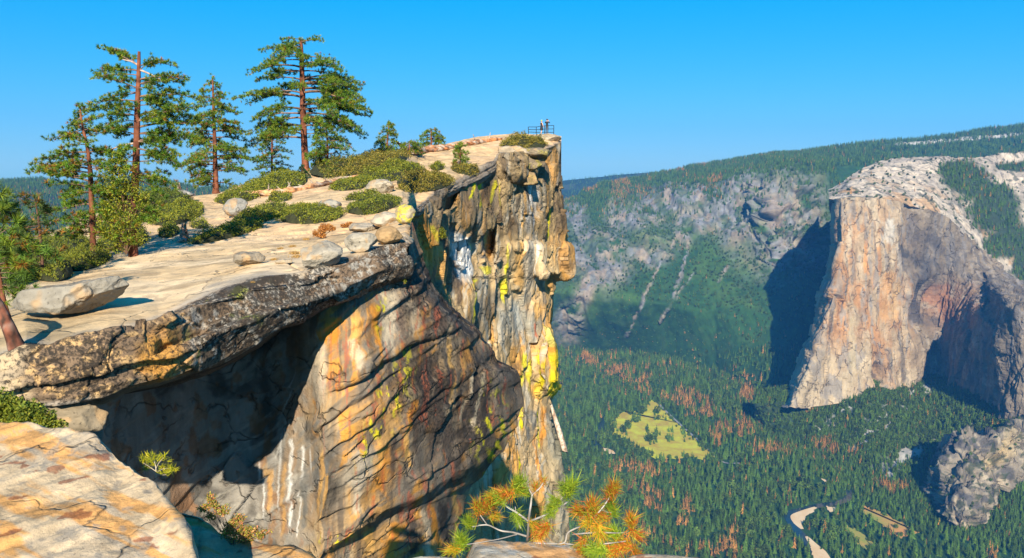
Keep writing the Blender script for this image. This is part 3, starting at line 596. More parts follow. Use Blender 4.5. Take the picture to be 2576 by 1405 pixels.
def b_col(P, px, py, n):
    nz = fbm(P / 2.2, 5, 131); nf = fbm(P / 0.45, 4, 132); nn = n2(px, py, 40, 40, 5, 4)
    al = px * .79 - py * .62; ac = px * .62 + py * .79
    c = np.zeros(P.shape) + (0.31, 0.205, 0.11)
    c = mix(c, (0.42, 0.30, 0.17), stain(px, py, 20, 3, -0.1, 0.3) * .8)
    c = mix(c, (0.20, 0.17, 0.135), stain(px, py, 26, 1, 0.05, 0.35) * .85)
    c = mix(c, (0.56, 0.26, 0.05), stain(px, py, 24, 2, 0.05, 0.4) * sst(740, 800, px + nn * 30) * .9)
    # slanting bands of bare blue-grey rock
    sl = sst(0.02, 0.3, n2(al, ac, 170, 26, 8, 4)); c = mix(c, (0.16, 0.16, 0.155), sl * np.maximum(blob(px, py, 860, 1060, 170, 170, -30, 0.6), blob(px, py, 790, 1180, 70, 100, 0, .6)) * 0.85)
    for (cx, cy, rx, ry_, a) in [(880, 820, 70, 85, 0), (835, 860, 40, 70, 0), (930, 1060, 60, 130, 15), (930, 1200, 70, 90, 15), (1010, 1370, 130, 60, 0), (860, 1330, 60, 50, 0)]:
        c = mix(c, (0.60, 0.29, 0.05), blob(px, py, cx, cy, rx, ry_, a, 0.5, nn * .5) * 0.6 * sst(-0.3, 0.4, nz))
    c = mix(c, (0.17, 0.145, 0.115), sst(.05, .3, n2(al, ac, 200, 18, 29, 5)) * sst(760, 840, px) * .75); c = mix(c, (0.10, 0.08, 0.065), sst(.1, .3, n2(px, py, 11, 120, 30, 4)) * sst(780, 860, px) * .6)
    for (cx, cy, rx, ry_, a) in [(985, 800, 34, 80, 0), (790, 890, 26, 90, 0), (900, 1190, 34, 60, 30), (1250, 1230, 30, 60, 30)]:
        c = mix(c, (0.55, 0.47, 0.36), blob(px, py, cx, cy, rx, ry_, a, 0.6, nn * .6) * 0.7)
    # dark lichen-covered masses
    dark = blob(px, py, 1130, 980, 130, 190, -20, 0.55, nn * .5) * .9; dark = np.maximum(dark, blob(px, py, 1150, 800, 80, 90, 40, 0.5, nn * .4)); dark = np.maximum(dark, blob(px, py, 1050, 740, 66, 100, 20, 0.5, nn * .4))
    dark = np.maximum(dark, blob(px, py, 1250, 960, 60, 130, 10, .5, nn * .4) * .9)
    c = mix(c, (0.062, 0.045, 0.036), dark * sst(-.9, .0, nz + .4 * nf)); c = mix(c, (0.30, 0.215, 0.145), dark * sst(.16, .42, nf + .3 * nz) * .75)
    # grey alcove on the left
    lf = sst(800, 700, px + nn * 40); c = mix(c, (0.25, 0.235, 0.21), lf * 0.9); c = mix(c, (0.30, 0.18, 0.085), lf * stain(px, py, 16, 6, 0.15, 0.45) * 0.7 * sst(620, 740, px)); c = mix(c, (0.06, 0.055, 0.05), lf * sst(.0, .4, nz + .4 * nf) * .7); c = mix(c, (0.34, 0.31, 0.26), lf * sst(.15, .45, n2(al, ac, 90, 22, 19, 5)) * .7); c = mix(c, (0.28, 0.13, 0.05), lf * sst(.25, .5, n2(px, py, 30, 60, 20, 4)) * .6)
    Z = [(660, 380, 640, 480, 55, OR, .9), (750, 340, 735, 560, 26, OR2, .8), (825, 330, 850, 560, 20, OR, .95), (880, 270, 895, 530, 34, CRM, .75), (730, 470, 780, 620, 26, CRM, .8), (560, 470, 600, 610, 32, CRM, .6), (1000, 730, 965, 900, 22, OR, 1.0), (965, 850, 985, 1010, 17, OR2, .95),
         (880, 930, 860, 1140, 44, OR, .85), (1140, 470, 1168, 790, 13, OR2, .95), (1212, 540, 1185, 720, 12, OR2, .85), (930, 740, 830, 1060, 34, OR2, .6), (1150, 590, 1138, 760, 17, BLK, .95), (1285, 540, 1230, 920, 24, BLK, .95), (1335, 640, 1292, 900, 20, BLK, .9), (1060, 540, 1040, 720, 22, DKB, .8),
         (1195, 630, 1200, 780, 13, BLK, .9), (1265, 880, 1180, 1030, 22, BLK, .85), (1180, 760, 1150, 960, 22, DKB, .8), (1110, 690, 1080, 1000, 26, DKB, .8), (1255, 600, 1215, 840, 9, CRM, .7), (1310, 620, 1262, 840, 9, CRM, .6), (1020, 760, 1010, 980, 14, DKB, .9), (925, 900, 915, 1050, 14, DKB, .9),
         (1080, 1190, 1130, 1420, 18, OR, .95), (990, 1220, 1010, 1420, 26, BLK, .9), (1125, 1170, 1150, 1420, 20, BLK, .9), (930, 1260, 900, 1420, 40, OR, .9), (1050, 1210, 1060, 1420, 20, CRM, .6), (1180, 1120, 1180, 1420, 14, OR2, .8), (830, 1290, 820, 1420, 26, OR2, .8), (775, 1130, 760, 1230, 22, CRM, .8),
         (1000, 330, 1010, 470, 22, CRM, .5), (940, 290, 960, 480, 20, DKB, .8), (1060, 300, 1120, 430, 30, DKB, .8), (590, 960, 560, 1200, 14, OR2, .7), (640, 1060, 600, 1250, 22, OR2, .7), (370, 1010, 372, 1260, 12, OR2, .6), (420, 1010, 420, 1300, 10, OR2, .5), (500, 1000, 500, 1300, 14, GRY, .7),
         (345, 1005, 345, 1260, 5, WHT, .8), (400, 900, 405, 1250, 4, WHT, .7), (440, 910, 446, 1250, 9, WHT, .95), (491, 930, 490, 1090, 6, WHT, .9), (520, 950, 530, 1070, 4, WHT, .8), (482, 1130, 474, 1310, 3.5, WHT, .8), (470, 610, 390, 810, 4, WHT, .4), (415, 840, 380, 1010, 4, WHT, .4), (310, 560, 330, 640, 12, WHT, .2)]
    c = streaks(c, px, py, Z, 452.8, 578.6, .5873, .2)
    yl = sst(0.24, 0.42, n2(px, py, 8, 26, 9, 4)) * np.clip(blob(px, py, 985, 1000, 30, 130, 22, 0.6) + blob(px, py, 1240, 1100, 40, 120, 0, 0.5) + blob(px, py, 955, 790, 14, 50, 0, .5) + blob(px, py, 840, 1365, 50, 16, 0, .5) + blob(px, py, 935, 1080, 20, 110, 15, .6) * .8, 0, 1)
    c = mix(c, (0.64, 0.55, 0.015), yl * 0.9)
    c = mix(c, (0.46, 0.10, 0.04), sst(0.52, 0.62, n2(px, py, 8, 80, 11, 3)) * sst(780, 860, px) * 0.5)
    a = 0.20 + dark * 0.42 + 0.14 * nz - lf * 0.1
    return np.concatenate([c, np.clip(a, 0, 1)[..., None]], -1)
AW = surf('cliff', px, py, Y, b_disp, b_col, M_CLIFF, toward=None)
# ---- rear wall and the outermost pillar below the lookout
qy = [343, 352, 385, 450, 500, 560, 608, 614, 684, 694, 702, 760, 815, 832, 870, 920, 960, 985, 1005, 1040, 1100, 1140, 1200, 1300, 1520]
qx = [1408, 1409, 1404, 1410, 1415, 1420, 1428, 1436, 1436, 1424, 1392, 1391, 1386, 1390, 1401, 1407, 1408, 1400, 1386, 1388, 1400, 1408, 1414, 1422, 1436]
GX = [1000, 1060, 1110, 1160, 1200, 1250, 1300, 1400, 1440]
GY = [51, 55.5, 60.5, 65.5, 69, 73, 78, 84.5, 86.5]
nr = 480; rows = np.linspace(0, 1, nr); pyr = 343 + (1520 - 343) * rows; exr = np.interp(pyr, qy, qx)
cols = np.concatenate([np.linspace(0, 1, 330), 1 + np.linspace(0, 1, 30)[1:]])
px = np.where(cols[None, :] <= 1, 1000 + (exr[:, None] - 1000) * cols[None, :], exr[:, None] - (cols[None, :] - 1) * 10)
py = np.tile(pyr[:, None], (1, len(cols)))
# keep the top of the wall just under the plateau rim
rim = np.interp(px, FX, fy) - 1.5
py = np.maximum(py, 0) ; frac = (pyr[:, None] - 343) / (1520 - 343)
py = rim + (1520 - rim) * frac
ex2 = np.interp(py, qy, qx)
px = np.where(cols[None, :] <= 1, 1000 + (ex2 - 1000) * np.minimum(cols[None, :], 1), ex2 - (cols[None, :] - 1) * 10)
xx = np.where(cols[None, :] <= 1, px, ex2)
Y = np.interp(xx, GX, GY) + 0.3
def c_rel(px, py):
    r = blob(px, py, 1310, 500, 52, 170, 0, 0.35) * 2.2                                   # pillar
    r = r + blob(px, py, 1305, 425, 45, 26, 0, 0.3) * 2.0 + blob(px, py, 1300, 392, 40, 14, 0, .3) * 1.0
    r = r + sst(606, 614, py) * sst(702, 690, py) * sst(1330, 1370, px) * 3.0               # square block
    r = r + sst(1240, 1270, px) * sst(605, 625, py) * 1.0 - sst(1250, 1235, px) * sst(560, 600, py) * sst(1120, 1140, px) * 1.0
    r = r - blob(px, py, 1128, 505, 14, 34, 35, 0.4) * 2.5 - blob(px, py, 1238, 600, 8, 50, 3, 0.4) * 3.5
    r = r + blob(px, py, 1160, 530, 60, 45, 0, 0.7) * .7
    r = r + blob(px, py, 1385, 910, 30, 80, 0, 0.4) * 3.0
    r = r + blob(px, py, 1200, 760, 50, 90, 20, 0.6) * 2
    return r
Y = Y - c_rel(xx, py) + np.where(cols[None, :] > 1, (cols[None, :] - 1) ** 0.6 * 14, 0) + sst(0.95, 1.0, cols[None, :]) ** 2 * 1.2 * (cols[None, :] <= 1) + 1.2 * (cols[None, :] > 1)
Y = Y - 2.0 * sst(700, 1500, py)
def c_disp(P, px, py, n):
    d = facet(P / np.array([2.4, 2.8, 5.0]), 142) * 0.62 + facet(P / np.array([0.8, 1.0, 1.7]), 143) * 0.15 - 0.2 * crack(P / np.array([2, 2, 7.0]), 145, .03) + fbm(P / np.array([3, 3, 5.0]), 5, 144, 0.5) * 0.35
    return d * np.where(np.tile(cols[None, :], (px.shape[0], 1)) > 1, 0.5, 1.0) * sst(0, 14, py - (np.interp(px, FX, fy) - 3))
def c_col(P, px, py, n):
    nz = fbm(P / 3.0, 5, 151); nf = fbm(P / 0.8, 4, 152); nn = n2(px, py, 26, 30, 6, 4)
    c = np.zeros(P.shape) + (0.42, 0.30, 0.16)
    c = mix(c, (0.60, 0.30, 0.07), stain(px, py, 16, 21, -0.1, 0.4) * 0.8)
    c = mix(c, (0.48, 0.44, 0.36), stain(px, py, 12, 22, 0.1, 0.5) * 0.7)
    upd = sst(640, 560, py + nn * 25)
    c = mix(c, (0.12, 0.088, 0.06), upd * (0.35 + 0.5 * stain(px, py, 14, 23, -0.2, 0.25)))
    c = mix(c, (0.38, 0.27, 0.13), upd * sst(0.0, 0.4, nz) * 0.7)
    c = mix(c, (0.55, 0.53, 0.50), blob(px, py, 1335, 520, 24, 60, 0, 0.5, nn * .4) * stain(px, py, 8, 24, -0.1, 0.2) * 0.9)
    c = mix(c, (0.70, 0.66, 0.62), blob(px, py, 1162, 650, 26, 60, -8, 0.35, nn * .3) * 0.9); c = mix(c, (0.12, 0.10, 0.09), blob(px, py, 1162, 630, 30, 60, 0, 0.4) * stain(px, py, 5, 25, 0.15, 0.35) * .8)
    c = mix(c, (0.52, 0.38, 0.20), blob(px, py, 1320, 690, 70, 80, 0, 0.5, nn * .4) * 0.7)
    c = mix(c, (0.52, 0.46, 0.37), blob(px, py, 1330, 660, 18, 70, 0, 0.5, nn * .4) * 0.7)
    c = mix(c, (0.56, 0.32, 0.09), blob(px, py, 1072, 620, 18, 70, -10, 0.4, nn * .4) * 0.9)
    c = mix(c, (0.30, 0.31, 0.28), blob(px, py, 1310, 800, 45, 50, 0, 0.5, nn * .4) * 0.7)
    c = mix(c, (0.13, 0.12, 0.10), blob(px, py, 1215, 790, 40, 60, 30, 0.5, nn * .4) * 0.75); c = mix(c, (0.12, 0.10, 0.08), blob(px, py, 1120, 690, 40, 70, 25, 0.5, nn * .4) * 0.7)
    c = mix(c, (0.22, 0.21, 0.16), sst(980, 1080, py) * sst(1360, 1400, px) * 0.8)
    Z3 = [(560, 510, 560, 560, 14, YEL_, .8), (610, 510, 580, 610, 9, YEL_, .95), (655, 500, 640, 690, 9, YEL_, .95), (730, 510, 705, 700, 8, YEL_, .95), (762, 530, 765, 680, 6, YEL_, .9), (690, 520, 660, 640, 14, BLK, .7), (760, 560, 770, 800, 20, DKB, .8), (850, 550, 855, 770, 11, CRM, .8), (915, 590, 908, 800, 13, OR2, .8),
          (925, 540, 945, 640, 12, BLK, .95), (960, 560, 955, 680, 10, WHT, .8), (985, 570, 1000, 720, 10, BLK, .9), (1030, 540, 1040, 760, 10, CRM, .7), (955, 690, 940, 830, 14, GRY, .7), (1108, 690, 1085, 850, 8, YEL_, .95), (1060, 500, 1050, 860, 12, OR2, .6), (1140, 560, 1150, 860, 22, DKB, .7), (830, 920, 825, 1230, 8, YEL_, .9), (600, 900, 612, 950, 14, YEL_, .9),
          (690, 1040, 700, 1090, 36, YEL_, .75), (630, 1120, 600, 1230, 20, YEL_, .85), (600, 1200, 595, 1400, 12, YEL_, .9), (610, 1120, 625, 1400, 8, (0.5, .12, .04), .8), (300, 760, 335, 1010, 34, OR, .95), (330, 780, 350, 900, 14, YEL_, .7), (370, 830, 450, 1250, 30, OR2, .8), (410, 850, 470, 1100, 14, BLK, .8), (480, 960, 520, 1300, 24, DKB, .85), (540, 850, 560, 1130, 60, WHT, .9), (530, 850, 535, 960, 7, BLK, .8), (570, 840, 580, 930, 7, BLK, .8), (600, 840, 600, 960, 6, GRY, .8),
          (660, 830, 680, 1000, 30, GRY, .8), (700, 820, 720, 1000, 12, OR2, .7), (760, 880, 770, 1260, 30, (.22, .19, .15), .8), (1012, 910, 1015, 1230, 10, WHT, .85), (1075, 910, 1060, 1200, 9, CRM, .8), (900, 900, 890, 1180, 24, OR2, .7), (950, 930, 960, 1250, 18, GRY, .6), (1110, 920, 1100, 1060, 22, (.62, .42, .2), .8), (1180, 920, 1190, 1060, 24, (.30, .17, .07), .8), (1050, 1120, 1060, 1320, 18, GRY, .7), (900, 1260, 910, 1400, 30, (.42, .40, .33), .7), (1000, 1200, 1000, 1400, 20, OR2, .7), (170, 680, 180, 740, 40, YEL_, .8), (250, 690, 270, 760, 40, OR, .8)]
    c = streaks(c, px, py, Z3, 943.3, 251.5, .4027, .35)
    Z5 = [(1305, 380, 1322, 660, 17, YEL_, 1.0), (1240, 390, 1228, 550, 13, YEL_, .9), (1270, 420, 1270, 560, 12, YEL_, .8), (1228, 630, 1215, 790, 10, YEL_, .95), (1302, 680, 1322, 870, 11, YEL_, 1.0), (1212, 900, 1200, 1010, 8, YEL_, .9), (1345, 660, 1330, 920, 13, OR, .9), (1292, 790, 1310, 1080, 12, OR, .85), (1376, 350, 1386, 480, 14, OR, .95), (1400, 440, 1362, 610, 14, YEL_, 1.0), (1340, 250, 1370, 350, 22, (.45, .42, .10), .8), (1180, 1000, 1180, 1130, 20, OR2, .7), (1250, 940, 1240, 1130, 16, CRM, .7),
          (1262, 670, 1258, 840, 34, GRY, .85), (1400, 650, 1408, 1050, 30, (.17, .165, .13), .9), (1290, 550, 1330, 660, 24, OR2, .8), (1200, 440, 1190, 620, 18, DKB, .8), (1160, 500, 1170, 600, 24, (.3, .22, .16), .7), (1210, 160, 1230, 330, 22, (.40, .40, .36), .8), (1280, 240, 1290, 330, 7, (.55, .12, .05), .7), (1100, 880, 1060, 1000, 30, CRM, .7), (1000, 1130, 1000, 1380, 14, OR2, .7)]
    c = streaks(c, px, py, Z5, 692, 692, .5075, .35)
    yl = blob(px, py, 1398, 930, 9, 70, 0, .4, nn * .5); c = mix(c, (0.66, 0.50, 0.015), yl * .9)
    a = 0.22 + upd * 0.25 + nz * 0.16
    return np.concatenate([c, np.clip(a, 0, 1)[..., None]], -1)
RW = surf('cliff', px, py, Y, c_disp, c_col, M_CLIFF)
# ================================================================== foreground rocks
RS = np.random.RandomState
def nr_col(P, px, py, n, base=(0.52, 0.36, 0.20)):
    q = np.stack([(px + py * 1.6) / 300, (py - 0.45 * px) / 34, px * 0], -1)
    b = fbm(q, 5, 201); nz = fbm(P / 0.35, 5, 202); nf = fbm(P / 0.06, 4, 203)
    c = np.zeros(P.shape) + base
    c = mix(c, (0.36, 0.30, 0.23), sst(-0.1, 0.4, nz) * 0.7)
    c = mix(c, (0.58, 0.28, 0.07), sst(0.0, 0.45, b) * 0.8)
    c = mix(c, (0.56, 0.42, 0.26), sst(0.0, 0.5, -b + nf * .4) * 0.6)
    c = mix(c, (0.26, 0.23, 0.19), sst(0.3, 0.6, nf + nz * .4) * 0.6)
    c = mix(c, (0.20, 0.05, 0.02), sst(0.62, 0.7, fbm(P / np.array([0.22, 0.12, 0.3]), 4, 204)) * 0.7)
    return np.concatenate([c, (0.12 + 0.2 * sst(0, .5, nz))[..., None]], -1)
def nr_disp(a=1.0):
    def f(P, px, py, n):
        q = np.stack([P[..., 0] / 1.1 + P[..., 1] * .25, (P[..., 1] - .55 * P[..., 0]) / .28, P[..., 2] / .4], -1)
        t = fbm(q * .6, 3, 211) * 2.2; ter = (np.floor(t) + sst(0.75, 1, t - np.floor(t)))
        return a * (fbm(q * .35, 5, 212, 0.5) * 0.045 + fbm(q * np.array([.8, 2.2, 1]), 3, 215) * .012 + fbm(P / 0.06, 3, 213) * 0.005)
    return f
def near_rock(name, X, edge, eY, botY, label, seed, drop=0.5, a=1.0, base=(0.50, 0.38, 0.24), nu=300, nv=170, mid=None):
    rows = [(X, [1560] * len(X), botY), (X, edge, eY), (X, [e + 14 for e in edge], [y + drop * 0.35 for y in eY]), (X, [e + 420 for e in edge], [y + drop for y in eY])]
    xs = np.linspace(X[0] - 40, X[-1] + 40, 400); k = np.hanning(max(5, int(46 / (xs[1] - xs[0])) | 1)); k /= k.sum(); h_ = len(k) // 2
    sm = lambda v: np.convolve(np.pad(np.interp(xs, X, v), h_, 'edge'), k, 'valid')
    rows = [(xs, sm(v), sm(y)) for (_, v, y) in rows]
    px, py, Y = colloft(np.linspace(X[0], X[-1], nu), rows, [nv, 8, 16])
    s = surf(name, px, py, Y, nr_disp(a), lambda P, px, py, n: nr_col(P, px, py, n, base), M_NEAR, kind=None)
    tag(s.o, label, 'rock'); return s
E1x = [-260, 0, 90, 170, 240, 300, 345, 390, 420, 465, 490, 520]
E1y = [1062, 1066, 1070, 1080, 1097, 1150, 1182, 1216, 1268, 1330, 1405, 1540]
FR1 = near_rock('rock_slab', E1x, E1y, [5.1, 5.0, 4.9, 4.8, 4.65, 4.45, 4.25, 4.1, 3.85, 3.6, 3.4, 3.15], [3.1, 3.1, 3.1, 3.1, 3.1, 3.12, 3.14, 3.16, 3.18, 3.2, 3.2, 3.1],
                'broad tan and orange banded rock slab filling the lower left corner', 1, 0.5)
E2x = [330, 420, 450, 480, 515, 545, 580, 640, 720, 770, 820]
E2y = [1250, 1262, 1275, 1288, 1296, 1335, 1362, 1370, 1392, 1412, 1470]
FR2 = near_rock('rock_ledge', E2x, E2y, [4.6, 4.55, 4.5, 4.45, 4.4, 4.35, 4.3, 4.25, 4.2, 4.15, 4.1], [3.75] * 11,
                'lower rock ledge half in shadow at the bottom edge beside the reddish shrub', 2, 1.0, 1.0, (0.46, 0.35, 0.22), 160, 90)
E3x = [1168, 1180, 1190, 1205, 1260, 1300, 1380, 1440, 1475, 1492, 1505]
E3y = [1430, 1378, 1362, 1354, 1357, 1362, 1368, 1373, 1386, 1402, 1440]
FR3 = near_rock('rock', E3x, E3y, [6.6] * 11, [5.2] * 11, 'pale grey rounded rock at the bottom edge under the grey-stemmed pine', 3, 0.7, 0.7, (0.46, 0.44, 0.39), 130, 70)
E4x = [1560, 1590, 1640, 1700, 1760, 1785]; E4y = [1412, 1398, 1395, 1397, 1401, 1415]
FR4 = near_rock('rock', E4x, E4y, [6.3] * 6, [5.3] * 6, 'thin sliver of tan rock at the bottom edge right of the orange needles', 4, 0.6, 0.5, (0.52, 0.45, 0.33), 80, 40)
E5x = [1020, 1050, 1100, 1130, 1165]; E5y = [1415, 1402, 1399, 1401, 1412]
FR5 = near_rock('rock', E5x, E5y, [6.3] * 5, [5.3] * 5, 'small rock tip at the bottom edge left of the grey-stemmed pine', 5, 0.6, 0.5, (0.50, 0.42, 0.30), 60, 40)

# ---- boulders: a ball cut by random planes, then roughened
import bmesh
def ico(n):
    bm = bmesh.new(); bmesh.ops.create_icosphere(bm, subdivisions=n, radius=1.0)
    v = np.array([x.co[:] for x in bm.verts]); f = np.array([[x.index for x in y.verts] for y in bm.faces]); bm.free(); return v, f
ICO5, ICO4 = ico(6), ico(5)
def boulder(name, label, x0, x1, y0, y1, seed, base=(0.44, 0.40, 0.33), dark=0.25, depth=0.8, rot=0, tilt=0, Y=None, cuts=14, sink=0.12, topcut=None, mat=None, flat=1.0, group=None, lich=0.0, fine=False, parent=None):
    r = RS(seed); v, f = ICO5 if fine else ICO4
    cx = (x0 + x1) / 2
    if Y is None:
        h = hit(BV, cx, y1 - 1); Y = h.y if h is not None else 40
    m = mpp(Y); w_, hh = (x1 - x0) * m / 2, (y1 - y0) * m / 2
    rad = np.ones(len(v))
    for k in range(cuts):
        d = r.randn(3); d[2] *= 0.7; d /= np.linalg.norm(d); o = r.uniform(0.62, 0.95)
        dp = v @ d; rad = np.where(dp > 0.05, np.minimum(rad, o / np.maximum(dp, 0.05)), rad)
    if topcut:
        for d, o in (((0, 0, 1.0), topcut), ((-.5, -.2, -.84), .72), ((.75, -.3, -.58), .7)): dp = v @ np.array(d); rad = np.where(dp > 0.05, np.minimum(rad, o / np.maximum(dp, 0.05)), rad)
    p = v * rad[:, None]
    p[:, 0] /= np.abs(p[:, 0]).max(); p[:, 2] /= np.abs(p[:, 2]).max()
    q = p * np.array([w_, w_ * depth, hh]); s = (w_ + hh) / 2
    q = q + v * (fbm(q / (s * 0.7), 5, seed, 0.55) * 0.10 * s + fbm(q / (s * 0.16), 3, seed + 5) * 0.02 * s)[:, None]
    R_ = np.array(Euler((0, math.radians(tilt), math.radians(rot))).to_matrix()); q = q @ R_.T
    c0 = D(cx, (y0 + y1) / 2, Y + w_ * depth * 0.6); q[:, 2] -= sink * hh * 0
    base = [x * .68 for x in base]; c = np.zeros(q.shape) + base; nz = fbm(q / (s * 0.5), 5, seed + 9); nf = fbm(q / (s * 0.12), 4, seed + 10)
    c = mix(c, [x * 0.6 for x in base], sst(-.1, .5, nz) * .6); c = mix(c, (0.42, 0.26, 0.12), sst(0.15, 0.6, fbm(q / (s * .6), 3, seed + 12)) * .6)
    c = mix(c, (0.62, 0.52, 0.04), sst(0.0, 0.3, nz + nf * .5) * lich)
    c = np.concatenate([c, np.clip(dark + nz * .12, 0, 1)[:, None]], -1)
    me = mesh_from(name, q, f, mat or M_TOP, c); o = link(name, me, parent); o.location = c0
    tag(o, label, 'rock', group); return o
boulder('flat_boulder', 'large flat lichen-grey boulder perched on the left of the bare slab', 30, 324, 690, 797, 17, (0.37, 0.335, 0.275), 0.34, 0.5, 0, -9, 14.9, 7, fine=True, topcut=.55)
boulder('rock', 'squat brown rock on the bare slab, left of the bigger white rock', 584, 666, 630, 670, 21, (0.38, 0.32, 0.24), 0.35, 0.8)
boulder('rock', 'large white-grey angular rock on the slab with a shadow at its right', 742, 864, 604, 678, 22, (0.46, 0.41, 0.33), 0.2, 0.8, fine=True)
boulder('rock', 'pale rock on the slab rim just right of the white-grey angular rock', 866, 952, 584, 638, 23, (0.52, 0.46, 0.36), 0.35, 0.8)
boulder('rock', 'orange-tan rock block at the right end of the slab rim', 944, 1016, 568, 618, 24, (0.52, 0.34, 0.17), 0.2, 0.9)
boulder('round_boulder', 'round pale grey boulder at the butt end of the fallen log', 564, 624, 497, 547, 25, (0.38, 0.36, 0.32), 0.3, 0.9, cuts=9)
boulder('rock', 'white-topped rock between the big brown bush and the fallen log', 918, 994, 450, 488, 26, (0.52, 0.45, 0.34), 0.25, 0.8)
boulder('rock', 'low grey dome of rock between two shrub mats above the slab', 795, 868, 502, 534, 27, (0.42, 0.39, 0.33), 0.35, 0.9)
boulder('rock', 'rock block with bright yellow lichen above the right end of the slab', 992, 1046, 516, 566, 28, (0.50, 0.42, 0.28), 0.3, 0.8, lich=0.7)
boulder('rock', 'flat pale slab lying on the bare rock behind the white-grey angular rock', 866, 972, 560, 584, 29, (0.54, 0.46, 0.35), 0.15, 0.9)
boulder('rock', 'flat whitish slab under the brown dry shrub', 930, 1012, 535, 572, 30, (0.56, 0.48, 0.37), 0.15, 0.8)
boulder('rock', 'dark pitted rock under the overhang at the left edge above the green bush', 90, 275, 1008, 1100, 31, (0.34, 0.27, 0.18), 0.4, 0.6, Y=12.7)
boulder('rock', 'flat tan top slab of the block pile below the lookout bush', 1248, 1332, 366, 398, 32, (0.52, 0.42, 0.30), 0.3, 0.8, Y=76.5)
boulder('rock', 'yellow-lichened upper block of the pile below the lookout', 1300, 1385, 372, 402, 33, (0.34, 0.27, 0.19), 0.5, 0.8, Y=77, lich=0.3)
boulder('rock', 'overhanging middle block of the pile below the lookout', 1284, 1366, 398, 437, 34, (0.36, 0.27, 0.17), 0.5, 0.8, Y=76, lich=0.35)
boulder('rock', 'lowest dark block of the pile below the lookout', 1280, 1362, 430, 470, 35, (0.38, 0.27, 0.15), 0.45, 0.8, Y=76, lich=0.1)
boulder('rock', 'weathered capstone slab at the very edge under the railing', 1334, 1411, 338, 366, 36, (0.54, 0.44, 0.31), 0.25, 0.8, Y=88)
boulder('rock', 'small flat stone below the squat brown rock', 690, 736, 652, 664, 37, (0.55, 0.44, 0.30), 0.1, 0.8)
boulder('rock', 'small stone by the leaning snag stump', 445, 470, 598, 612, 38, (0.5, 0.48, 0.44), 0.2, 0.9)
boulder('rock', 'knobbly grey rock on the skyline under the dark snag', 430, 490, 478, 500, 39, (0.42, 0.40, 0.36), 0.4, 0.9)

# ================================================================== plants
M_LEAF = attr_mat('needles_and_leaves', 0.25, 2.0, 0.6, 0.18)
M_BARK = attr_mat('bark', 0.55, 5.0, 0.95)
def tris_mesh(name, T_, C, mat, parent=None):
    n = len(T_); return link(name, mesh_from(name, T_.reshape(-1, 3), np.arange(n * 3).reshape(n, 3), mat, np.repeat(C, 3, 0), smooth=False), parent)
def tufts(cen, dirs, size, col, K, r, wid=0.16, spread=0.9):
    """rosettes of needles: K thin triangles round each centre"""
    n = len(cen); d = dirs[:, None, :] * 0.75 + r.randn(n, K, 3) * spread
    d /= np.linalg.norm(d, axis=-1, keepdims=True)
    s = np.cross(d, r.randn(n, K, 3)); s /= np.linalg.norm(s, axis=-1, keepdims=True)
    L = size[:, None, None] * r.uniform(0.7, 1.15, (n, K, 1)); c = cen[:, None, :]
    t = np.stack([c - s * L * wid + d * L * .05, c + s * L * wid + d * L * .05, c + d * L], 2)
    C = np.repeat(col[:, None, :], K, 1) * r.uniform(0.75, 1.25, (n, K, 1))
    return t.reshape(-1, 3, 3), C.reshape(-1, 3)
def leaves(cen, size, col, r, up=0.5):
    """small rhombic leaves as two triangles each"""
    n = len(cen); a = r.randn(n, 3); a /= np.linalg.norm(a, axis=-1, keepdims=True)
    b = np.cross(a, r.randn(n, 3) + np.array([0, 0, up])); b /= np.linalg.norm(b, axis=-1, keepdims=True)
    a = a * size[:, None]; b = b * size[:, None] * 0.45
    t = np.stack([np.stack([cen - a, cen + b, cen + a], 1), np.stack([cen - a, cen + a, cen - b], 1)], 1)
    return t.reshape(-1, 3, 3), np.repeat(col, 2, 0)
def tube(paths, sides=7):
    """paths: list of (points (n,3), radii (n,)); returns verts, quads"""
    vs = []; fs = []; k = 0
    for P, R in paths:
        P = np.asarray(P, float); n = len(P); t = np.gradient(P, axis=0); t /= np.maximum(np.linalg.norm(t, axis=1, keepdims=True), 1e-9)
        ref = np.array([0.0, 1.0, 0.13]) if abs(t[0][1]) < 0.8 else np.array([1.0, 0, 0])
        a = np.cross(t, ref); a /= np.linalg.norm(a, axis=1, keepdims=True); b = np.cross(t, a)
        th = np.linspace(0, 2 * math.pi, sides, endpoint=False)
        ring = P[:, None] + (a[:, None] * np.cos(th)[None, :, None] + b[:, None] * np.sin(th)[None, :, None]) * np.asarray(R)[:, None, None]
        vs.append(ring.reshape(-1, 3)); i = np.arange(n - 1)[:, None] * sides + k; j = np.arange(sides)[None, :]; j2 = (j + 1) % sides
        fs.append(np.stack([i + j, i + j2, i + sides + j2, i + sides + j], -1).reshape(-1, 4)); k += n * sides
    return np.concatenate(vs), np.concatenate(fs)
def tube_obj(name, paths, rgb, mat, parent=None, sides=7, seed=0, var=0.4, rough=0.0):
    v, f = tube(paths, sides); nz = fbm(v * np.array([6, 6, 1.5]), 4, seed)
    if rough: v = v + RS(seed).randn(*v.shape) * 0 + (fbm(v * np.array([5, 5, 1.2]), 4, seed + 3)[:, None]) * rough * (v - v.mean(0)) / np.maximum(np.linalg.norm(v - v.mean(0), axis=1, keepdims=True), 1e-6)
    c = np.array(rgb) * (1 + var * nz)[:, None]
    return link(name, mesh_from(name, v, f, mat, np.clip(c, 0.005, 1)), parent)
GREEN = [(0.115, 0.205, 0.016), (0.075, 0.165, 0.016), (0.155, 0.225, 0.016), (0.045, 0.11, 0.016), (0.19, 0.21, 0.016)]
def local(pts, o): return np.asarray(pts, float) - np.asarray(o)
